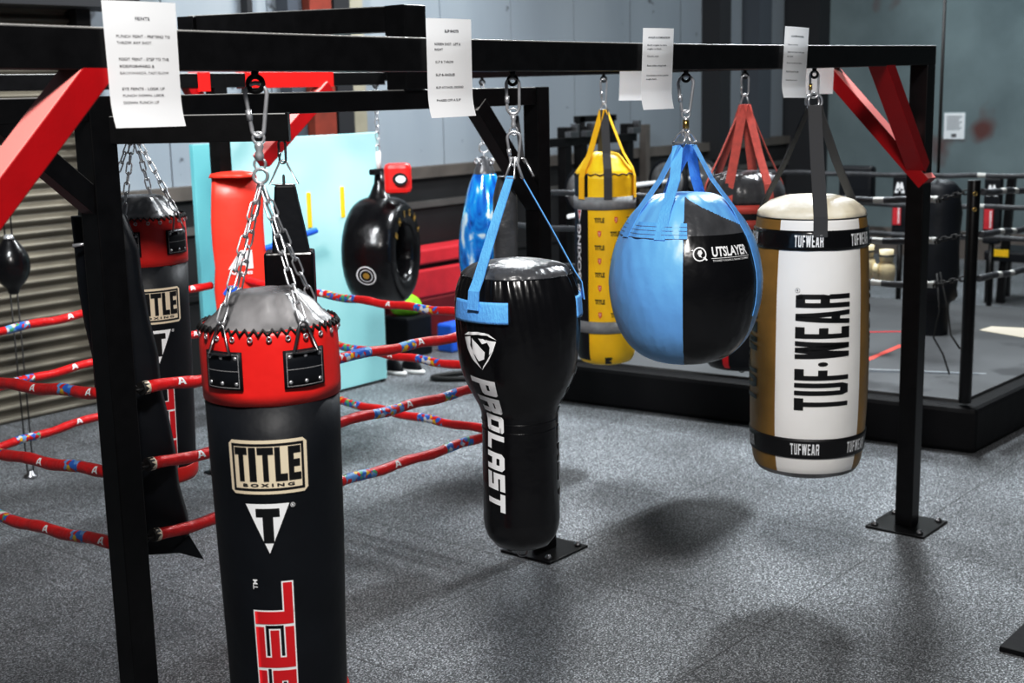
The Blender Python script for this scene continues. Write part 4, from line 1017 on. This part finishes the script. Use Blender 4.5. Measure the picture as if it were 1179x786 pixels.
b = MB(); b.lathe((4.76, 5.96, 1.73), [(.13, 0), (.12, .02), (.06, .03), (0, .028)], 16, disp=lambda th, z, r: .02 * math.sin(th * 3)); b.build('gathered_top', 'orangevinyl', t)

# black strap-top bag on the swing arm
x, y = 2.925, 3.408
root = thing('angle_bag', 'flat black bag with wedge top hanging from the open-ended black arm', 'punching bag', (x, y, 1.05))
wd = Vector((.707, -.707, 0)); nn = Vector((.707, .707, 0))
def slab(levels, th, name, mat):
    b = MB(); Rr = []
    for z, wl, wr_ in levels:
        Rr.append([b.bm.verts.new(Vector((x, y, z)) + wd * a + nn * c_ * th / 2) for a, c_ in ((wl, -1), (wr_, -1), (wr_, 1), (wl, 1))])
    for A, B in zip(Rr, Rr[1:]):
        for k in range(4): b.bm.faces.new((A[k], A[(k + 1) % 4], B[(k + 1) % 4], B[k]))
    b.bm.faces.new(Rr[-1]); b.bm.faces.new(Rr[0][::-1]); return b.build(name, mat, root, bevel=.008)
slab([(1.655, -.05, .075), (1.75, -.045, .060), (1.83, -.035, .045), (1.885, -.03, .036)], .05, 'wedge_top', 'vinyl')
slab([(1.05, -.085, .085), (1.664, -.075, .088)], .11, 'bag_body', 'gloss')
dring(root, (x, y, 1.965), (x, y, 1.885), wd, .095, .0035, 'steel'); 
carabiner(root, x, y, 2.03, 1.955, .022, .004, pear=False, m='darksteel')
b = MB(); b.torus((x, y, 1.885), wd, .03, .004, 16, 6, sx=.4); b.build('webbing_loop', 'darkweb', root)

# ------------------------------------------------------------------ double-end ball on its cords
x, y = 3.955, 7.0
root = thing('double_end_ball', 'small black double-end ball on cords in front of the roller shutter', 'punching ball', (x, y, 0))
b = MB(); b.lathe((x, y, 0), smooth_prof([(0, 1.085), (.03, 1.09), (.034, 1.12), (.085, 1.17), (.108, 1.25), (.095, 1.32), (.055, 1.375), (.03, 1.41), (0, 1.415)], 2), 40); b.build('ball', 'gloss', root)
b = MB(); b.lathe((x, y, 0), [(.028, 1.40), (.03, 1.412), (.018, 1.43), (0, 1.43)], 16); b.build('collar', 'steel', root)
for s in (-1, 1):
    b = MB(); b.tube([(x + s * .016, y - s * .01, 1.42), (x + s * .016, y - s * .01, 2.6)], .004, 6); b.build('upper_cord', 'cord', root)
    b = MB(); b.tube([(x + s * .016, y - s * .01, 1.10), (x + s * .014, y - s * .01, .03)], .004, 6); b.build('lower_cord', 'cord', root)
b = MB(); b.lathe((x, y, 0), [(.04, 0), (.04, .012), (.02, .02), (.02, .04), (0, .042)], 14); b.build('floor_anchor', 'darksteel', root)

# ------------------------------------------------------------------ pale cyan board
root = thing('plywood_board', 'tall pale cyan painted board standing behind the small ring', 'board', (6.2, 7.12, 0))
b = MB(); b.box(5.62, 7.02, 7.10, 7.14, .02, 1.885); b.build('main_panel', 'cyan', root, bevel=.004)
b = MB(); b.box(5.36, 5.62, 7.12, 7.16, .02, 1.87); b.build('shaded_edge', 'teal', root, bevel=.004)  # left part of the board, its shadow painted as darker teal
for xm, za, zb in ((6.31, 1.245, 1.49), (6.633, 1.29, 1.51)):
    b = MB(); b.box(xm - .016, xm + .016, 7.092, 7.1, za, zb); b.build('yellow_strip', 'yellowweb', root)
b = MB(); b.tube([(7.0, 7.12, .0), (7.0, 7.6, .0)], .02, 8); b.tube([(7.0, 7.13, 1.5), (7.0, 7.6, .02)], .018, 8); b.build('stay', 'paint', root)
b = MB(); b.tube([(5.60, 6.98, 1.12), (6.26, 6.98, 1.235)], .022, 12); tag(b.build('foam_stick', 'royal'), 'blue foam stick held level in front of the cyan board', 'foam stick')

# ------------------------------------------------------------------ main boxing ring at the back right
rg = thing('boxing_ring_platform', 'low boxing ring platform with grey canvas and black apron at the back right', 'boxing ring', (7.5, 2.75, 0))
A_, B_, C_, D_ = Vector((7.53, 2.745, 0)), Vector((7.14, 6.35, 0)), Vector((11.0, 6.45, 0)), Vector((11.25, 2.60, 0))
b = MB(); h = .275
b.hexa([A_, D_, C_, B_] + [p + Vector((0, 0, h)) for p in (A_, D_, C_, B_)]); b.build('apron', 'apron', rg, bevel=.03)
cen = (A_ + B_ + C_ + D_) / 4; ins = [p + (cen - p).normalized() * .17 for p in (A_, D_, C_, B_)]
b = MB(); b.hexa([p + Vector((0, 0, .27)) for p in ins] + [p + Vector((0, 0, .292)) for p in ins]); b.build('canvas', 'canvas', rg)
def mark(pts, m, nm_):
    b = MB(); b.poly([(px, py, .2935) for px, py in pts]); b.build(nm_, m, rg)
def strip(p0, p1, w, m, nm_):
    p0 = Vector((*p0, 0)); p1 = Vector((*p1, 0)); s = (p1 - p0).normalized().cross(Vector((0, 0, 1))) * w / 2
    mark([(q.x, q.y) for q in (p0 - s, p1 - s, p1 + s, p0 + s)], m, nm_)
strip((7.95, 3.95), (8.40, 3.06), .03, 'bluecol', 'canvas_line'); strip((7.78, 4.6), (8.44, 3.02), .025, 'midgrey', 'canvas_line')
strip((8.42, 3.84), (9.05, 3.86), .045, 'salmon', 'canvas_line'); strip((9.35, 4.35), (9.65, 3.95), .03, 'redink', 'canvas_line')
mark([(9.75, 3.10), (9.92, 3.62), (10.12, 3.60), (10.22, 3.25), (10.1, 3.0)], 'cream', 'canvas_patch')
mark([(8.95, 5.35), (9.25, 5.75), (9.5, 5.3), (9.2, 5.0)], 'white', 'canvas_patch')
mp_ = Vector((7.585, 2.835, .292))
b = MB(); b.tube([mp_, mp_ + Vector((-.0, 0, 1.315))], .036, 16); b.build('corner_post', 'paint', rg, bevel=.004)
for dz in (1.24, 1.15): b = MB(); b.torus(mp_ + Vector((-.030, -.02, dz)), (.8, .6, 0), .010, .005, 12, 6); b.build('post_bolt', 'brass', rg)
for q in ((11.05, 2.8), (10.85, 6.3), (7.25, 6.25)):
    b = MB(); b.tube([(q[0], q[1], .29), (q[0], q[1], 1.6)], .04, 12); b.build('corner_post', 'paint', rg)
side = (B_ - A_).normalized(); side2 = (D_ - A_).normalized()
for k, z in enumerate((1.49, 1.245, .985)):
    p0 = mp_ + side * .20; arope('ring_rope', f'{nm[k]} black rope on the near side of the big ring, crossing behind the tan bag', (p0.x, p0.y, z), (7.26, 6.1, z - .02), .02, 'black ring ropes', 'ropeblk', .020,
          prints=[(.0, .02), (.10, .13)], hang0=(mp_.x, mp_.y + .03, z + .05), jit=k)
    p0 = mp_ + side2 * .12; arope('ring_rope', f'{nm[k]} black rope leading right from the big ring near corner post', (p0.x, p0.y, z + .04), (10.9, 2.75, z + .03), .05, 'black ring ropes', 'ropeblk', .020, prints=[(.08, .11), (.15, .165)], jit=3 + k)
    zf = (1.42, 1.165, .91)[k]
    arope('ring_rope', f'{nm[k]} black rope on the far side of the big ring, against the grey wall', (10.95, 2.9, zf + .0), (10.85, 6.15, zf - .03), .02, 'black ring ropes', 'ropeblk', .021, prints=[(.15, .2), (.24, .25), (.33, .36)], jit=6 + k)

# things in and behind the big ring
b = MB(); prof = smooth_prof([(0, .325), (.10, .33), (.105, .34), (.112, .25), (.115, .50), (.120, .56), (.165, .58), (.175, .70), (.180, 1.0), (.178, 1.3), (.165, 1.42), (.08, 1.47), (0, 1.48)], 1)
root = thing('heavy_bag', 'dark wrinkled heavy bag hanging in the big ring beside the black right post', 'punching bag', (9.6, 3.86, .30))
b.lathe((9.6, 3.86, -.02), prof, 48, disp=lambda th, z, r: (.010 * math.sin(z * 75 + 2 * math.sin(th * 2)) * (z > .58) * min(1, r / .1))); b.build('bag_body', 'vinyl', root)
b = MB(); b.tube([(9.6, 3.86, 1.5), (9.6, 3.86, 2.9)], .012, 8); b.build('hanging_strap', 'cord', root)
b = MB(); b.tube([(8.2, 3.28, .96), (8.19, 3.25, .72), (8.16, 3.27, .55), (8.2, 3.22, .44), (8.22, 3.18, .31)], .006, 6); tag(b.build('jump_rope', 'cord'), 'thin black cord dangling below the ropes near the big ring corner', 'cord')
b = MB(); b.tube([(8.05, 3.20, .99), (8.10, 3.16, .75), (8.06, 3.12, .6), (8.04, 3.05, .52)], .006, 6); tag(b.build('jump_rope', 'cord'), 'second thin black cord hanging from the lowest rope, nearest the corner post', 'cord')
def glove(x, y, z, label, tilt):
    t = thing('boxing_glove', label, 'boxing glove', (x, y, z), 'cream boxing gloves')
    b = MB(); b.lathe((x, y, z), smooth_prof([(0, -.10), (.05, -.09), (.065, -.03), (.06, .03), (.042, .06), (0, .062)], 2), 24); b.build('mitt', 'glovecream', t)
    b = MB(); b.lathe((x, y, z), [(.03, .055), (.045, .06), (.05, .14), (.03, .142)], 20); b.build('cuff', 'glovecream', t)
    b = MB(); b.tube([(x - .045, y + .04, z - .05), (x - .07, y + .055, z - .0), (x - .055, y + .045, z + .045)], [.026, .026, .018], 10); b.build('thumb', 'glovecream', t)
    b = MB(); b.torus((x, y, z + .10), (0, 0, 1), .051, .006, 20, 6); b.build('wrist_band', 'ink', t)
glove(8.55, 3.92, .93, 'cream boxing glove hanging left of its pair beside the tan bag', 0)
glove(8.60, 3.80, .90, 'cream boxing glove hanging right of its pair, nearer the black post', 0)
def slimpad(y, label):
    t = thing('wall_pad', label, 'pad', (11.6, y, .75), 'slim pads beyond the big ring')
    b = MB(); b.box(11.56, 11.64, y - .075, y + .075, .75, 1.33); b.build('pad', 'vinyl', t, bevel=.02)
    b = MB(); b.box(11.552, 11.56, y - .02, y + .06, .88, 1.06); o = b.build('red_label', 'crimson', t)
    decal('label_lettering', turn(font_bm('RINGSIDE', .15, .02, .04)), lambda u, v: Vector((11.55, y - u, .97 + v)), 'white', o, step=None)
    b = MB(); b.tube([(11.6, y, .02), (11.6, y, .76)], .025, 8); b.build('foot_post', 'paint', t)
    decal('letter', poly_bm([[((px - .5) * .10, (py - .5) * .10) for px, py in q] for q in glyph('a', .34, .2)]), lambda u, v: Vector((11.555, y - u, 1.22 + v)), 'white', t, step=None)
slimpad(5.0, 'slim black pad with white letter behind the ropes, left of the black right post')
slimpad(4.16, 'slim black pad with white letter behind the big ring corner post')
root = thing('loudspeaker', 'black square loudspeaker on a pole just right of the tan bag top', 'loudspeaker', (11.56, 5.41, 0))
b = MB(); b.box(11.5, 11.62, 5.25, 5.58, 1.10, 1.41); b.build('cabinet', 'vinyl', root, bevel=.03)
b = MB(); b.tube([(11.56, 5.41, .02), (11.56, 5.41, 1.1)], .018, 10); b.build('pole', 'paint', root); b = MB(); b.lathe((11.56, 5.41, 0), [(.16, 0), (.16, .02), (0, .025)], 20); b.build('foot', 'paint', root)
# wall notice
root = thing('wall_notice', 'small white notice on the grey concrete wall above the ring ropes', 'notice', (16.03, 6.27, 1.46))
b = MB(); b.box(16.035, 16.048, 6.14, 6.40, 1.455, 1.775); b.build('page', 'paper', root)
bms = [poly_bm([R4(-.095, .11 - .022 * k, .095 - .02 * (k % 3), .117 - .022 * k)]) for k in range(8)] + [poly_bm([R4(-.03, -.135, .03, -.095)])]
decal('printing', bms, lambda u, v: Vector((16.033, 6.27 - u, 1.615 + v)), 'greyink', root, step=None)
# bench machine at far right
root = thing('weight_bench', 'black bench with yellow trim beyond the big ring, at the right edge', 'bench', (13.2, 4.35, 0))
b = MB(); b.box(12.9, 13.5, 4.0, 4.7, .42, .52); b.build('seat', 'vinyl', root, bevel=.02)
for xx, yy in ((12.95, 4.05), (12.95, 4.65), (13.45, 4.05), (13.45, 4.65)):
    b = MB(); b.box(xx - .03, xx + .03, yy - .03, yy + .03, 0, .42); b.build('leg', 'paint', root)
b = MB(); b.box(12.88, 12.9, 4.45, 4.62, .47, .54); b.build('yellow_trim', 'yellow', root)
def stand(x, y, lean, label):
    b = MB(); b.bar((x, y, 0), (x, y + lean, 1.25), .07, .07); tag(b.build('equipment_upright', 'paint'), label, 'steel upright', 'uprights against the right wall')
stand(12.6, 4.05, .10, 'leaning black steel upright behind the ring corner post'); stand(12.9, 3.72, -.12, 'black steel upright leaning left at the right picture edge')
stand(13.0, 4.55, -.06, 'thin black upright behind the big ring, right of the corner post')

# ------------------------------------------------------------------ weights corner in front of the boarding
root = thing('power_rack', 'black power rack against the grey back wall behind the yellow bag', 'power rack', (10.9, 7.9, 0))
for xx in (10.36, 10.62, 11.42):
    b = MB(); b.box(xx - .05, xx + .05, 7.86, 7.96, 0, 1.80); b.build('upright', 'paint', root, bevel=.004)
    b = MB(); b.box(xx - .05, xx + .10, 7.80, 7.88, 1.70, 1.76); b.box(xx + .06, xx + .10, 7.80, 7.88, 1.76, 1.83); b.build('hook', 'darksteel', root, bevel=.004)
    b = MB(); b.box(xx - .03, xx + .03, 7.50, 7.87, 1.145, 1.175); b.box(xx - .03, xx + .03, 7.50, 7.53, 1.175, 1.23); b.build('bar_cup', 'paint', root)
b = MB(); b.box(9.95, 11.52, 7.85, 7.93, 1.62, 1.70); b.build('crossbar', 'paint', root, bevel=.004)
b = MB(); b.box(10.55, 11.2, 7.88, 7.94, 1.84, 1.90); b.build('pull_up_bar', 'paint', root, bevel=.004)
b = MB(); b.box(10.58, 10.66, 7.88, 7.94, 1.80, 1.90); b.box(11.08, 11.16, 7.88, 7.94, 1.70, 1.90); b.build('bar_bracket', 'paint', root)
def plate(x, y, z, r, label):
    t = thing('weight_plate', label, 'weight plate', (x, y, z - r), 'weight plates on the barbells')
    AXp = Matrix(((0, 0, 1), (1, 0, 0), (0, 1, 0)))
    b = MB(); b.lathe((x, y, z), [(.03, -.02), (r * .45, -.02), (r * .5, -.028), (r * .97, -.028), (r, -.02), (r, .02), (r * .97, .028), (.03, .028)], 40, axis=AXp); b.build('disc', 'vinyl', t)
    b = MB(); pr_ = [(r * .62, -.0325), (r * .84, -.0325), (r * .84, -.027), (r * .62, -.027)]
    b.lathe((x, y, z), pr_, 40, axis=AXp); b.build('pale_ring', 'iron', t)
    b = MB(); b.lathe((x, y, z), [(.0, -.05), (.045, -.045), (.05, -.028), (0, -.027)], 20, axis=AXp); b.build('hub', 'iron', t)
plate(10.24, 7.58, 1.20, .235, 'black weight plate with pale ring left of the yellow bag')
plate(11.70, 7.58, 1.20, .235, 'black weight plate with pale ring right of the yellow bag')
plate(12.35, 7.58, 1.20, .21, 'smaller black weight plate behind the blue straps')
b = MB(); b.tube([(9.95, 7.58, 1.20), (12.9, 7.58, 1.20)], .025, 10); tag(b.build('barbell', 'white'), 'pale barbell held level behind the yellow bag', 'barbell')
b = MB(); b.tube([(10.0, 7.6, .98), (10.65, 7.6, .98)], .022, 10); tag(b.build('barbell', 'white'), 'short pale bar below the barbell, left of the yellow bag', 'barbell')
b = MB(); b.box(12.28, 12.36, 8.25, 8.335, 0, 1.76); tag(b.build('timber_post', 'wcap'), 'thin brown timber post against the back wall right of the yellow bag', 'timber')
# red mats leaning on the boarding
b = MB(); b.bar((8.55, 8.26, .0), (8.55, 8.30, .0), .01, .01)
b.bm.free(); 
for (z0, z1, m_, lab) in ((.0, .36, 'maroon', 'dark red folded mat at the foot of the black boarding'), (.36, .62, 'crimson', 'wide crimson mat above the dark red one, by the ring bag'), (.66, .80, 'crimson', 'narrow crimson mat topping the stack beside the ring bag')):
    b = MB(); b.box(8.05, 9.5, 8.06, 8.33, z0, z1); tag(b.build('gym_mat', m_, bevel=.02), lab, 'gym mat', 'red gym mats at the wall')
b = MB(); b.box(8.05, 9.5, 8.10, 8.33, .62, .66); tag(b.build('gym_mat', 'vinyl', bevel=.01), 'thin black mat between the two crimson mats', 'gym mat', 'black gym mat')
# gear on the floor by the cyan board
def blob(name, label, cat, c_, r_, mat, group=None, sc=(1, 1, 1)):
    b = MB(); m4 = Matrix.Diagonal(sc)
    b.lathe(c_, smooth_prof([(0, 0), (r_ * .75, .0), (r_, r_ * .5), (r_ * .9, r_ * 1.0), (r_ * .45, r_ * 1.4), (0, r_ * 1.5)], 2), 28, axis=Matrix(((sc[0], 0, 0), (0, sc[1], 0), (0, 0, sc[2]))), disp=lambda th, z, r: .12 * r * mnoise.noise(Vector((th * 2, z * 12, r * 3))))
    return tag(b.build(name, mat), label, cat, group)
b = MB(); b.box(7.72, 8.02, 7.55, 7.85, 0, .34); tag(b.build('storage_crate', 'vinyl', bevel=.02), 'black crate under the lime green bag beside the cyan board', 'crate')
blob('drawstring_bag', 'crumpled lime green bag on the black crate by the cyan board', 'bag', (7.87, 7.70, .34), .13, 'lime', sc=(1.1, 1, .9))
b = MB(); b.box(8.10, 8.32, 7.40, 7.58, 0, .24); tag(b.build('foam_block', 'royal', bevel=.02), 'blue foam block beside the black crate', 'foam block')
b = MB(); b.box(8.4, 9.2, 7.45, 7.85, 0, .13); tag(b.build('step_platform', 'royal', bevel=.02), 'low blue step near the wall, behind the red ropes', 'step')
for k, (kx, lab) in enumerate(((8.55, 'teal kettlebell on the blue step, left of three'), (8.80, 'teal kettlebell on the blue step, middle of three'), (9.05, 'teal kettlebell on the blue step, right of three'))):
    t = thing('kettlebell', lab, 'kettlebell', (kx, 7.65, .13), 'teal kettlebells on the step')
    b = MB(); b.lathe((kx, 7.65, .13), smooth_prof([(0, 0), (.06, 0), (.085, .06), (.075, .12), (.03, .15), (0, .152)], 2), 24); b.build('ball', 'tealwt', t)
    b = MB(); b.tube([Vector((kx, 7.65, .26)) + Vector((.05 * math.cos(a), 0, .06 * math.sin(a))) for a in [PI * i / 10 for i in range(11)]], .012, 8); b.build('handle', 'tealwt', t)
for k, (sx_, sy_, lab) in enumerate(((7.22, 7.22, 'training shoe at the foot of the cyan board, left of the pair'), (7.34, 7.14, 'white and black training shoe right of its pair near the cyan board'))):
    t = thing('training_shoe', lab, 'shoe', (sx_, sy_, 0), 'pair of training shoes')
    b = MB(); b.lathe((sx_, sy_, 0), smooth_prof([(0, 0), (.09, 0), (.10, .02), (.09, .035), (0, .036)], 1), 24, axis=Matrix(((.45, 0, 0), (0, 1.35, 0), (0, 0, 1)))); b.build('sole', 'sneaker', t)
    b = MB(); b.lathe((sx_, sy_ + .01, .03), smooth_prof([(.085, 0), (.08, .03), (.055, .07), (.03, .09), (0, .09)], 2), 24, axis=Matrix(((.45, 0, 0), (0, 1.25, 0), (0, 0, 1)))); b.build('upper', 'vinyl', t)
b = MB(); b.tube([Vector((7.55, 6.55, .02)) + Vector((.42 * math.cos(a) * .77 + .12 * math.sin(a) * .64, -.42 * math.cos(a) * .64 + .12 * math.sin(a) * .77, 0)) for a in [2 * PI * i / 40 for i in range(40)]], .02, 8, True)
tag(b.build('battle_rope', 'cord'), 'dark hose laid in a flat loop on the floor behind the bulb-topped bag', 'hose')

# base plate of another stand at the lower right
root = thing('stand_base', 'bare black steel base plate on the floor at the lower right corner', 'base plate', (5.03, 1.50, 0))
b = MB(); b.box(4.885, 5.18, 1.35, 1.65, 0, .022); b.build('plate', 'apron', root, bevel=.003)
b = MB(); b.box(5.03, 5.115, 1.40, 1.485, .012, .5); b.build('post_stub', 'paint', root, bevel=.004)

# ------------------------------------------------------------------ light
def area(name, loc, target, sx, sy, power, col=(1, 1, 1)):
    l = bpy.data.lights.new(name, 'AREA'); l.shape = 'RECTANGLE'; l.size = sx; l.size_y = sy; l.energy = power; l.color = col
    o = bpy.data.objects.new(name, l); COL.objects.link(o); o.location = loc
    o.rotation_euler = (Vector(target) - Vector(loc)).to_track_quat('-Z', 'Y').to_euler(); return o
area('lamp_front', (.3, .3, 4.9), (4.4, 2.9, .9), .7, .7, 315, (1, .97, .94))
ll = area('lamp_left', (1.8, 4.4, 4.9), (6.2, 7.8, 1.6), .6, 1.6, 105, (.95, .98, 1)); ll.data.spread = 75 * D2R
area('lamp_mid', (8.2, 3.6, 5.0), (6.0, 3.2, .4), .38, .9, 340, (.93, .97, 1))
area('lamp_back', (8.2, 6.6, 5.0), (7.6, 6.6, 0), .6, 1.3, 240, (.95, .98, 1))
area('lamp_far', (13.0, 5.0, 4.8), (13.4, 5.2, .5), 1.5, 2.0, 210, (.9, .97, 1))
w = bpy.data.worlds.new('world'); SC.world = w; w.use_nodes = True
w.node_tree.nodes['Background'].inputs[0].default_value = (.75, .85, 1, 1); w.node_tree.nodes['Background'].inputs[1].default_value = .055
SC.view_settings.view_transform = 'Standard'; SC.view_settings.look = 'None'; SC.view_settings.exposure = 0.
SC.view_settings.use_curve_mapping = True
cm = SC.view_settings.curve_mapping; cv = cm.curves[3]
cv.points.new(.22, .165); cv.points.new(.72, .78); cm.update()
SC.cycles.use_denoising = True; SC.cycles.max_bounces = 6; SC.cycles.sample_clamp_indirect = 6
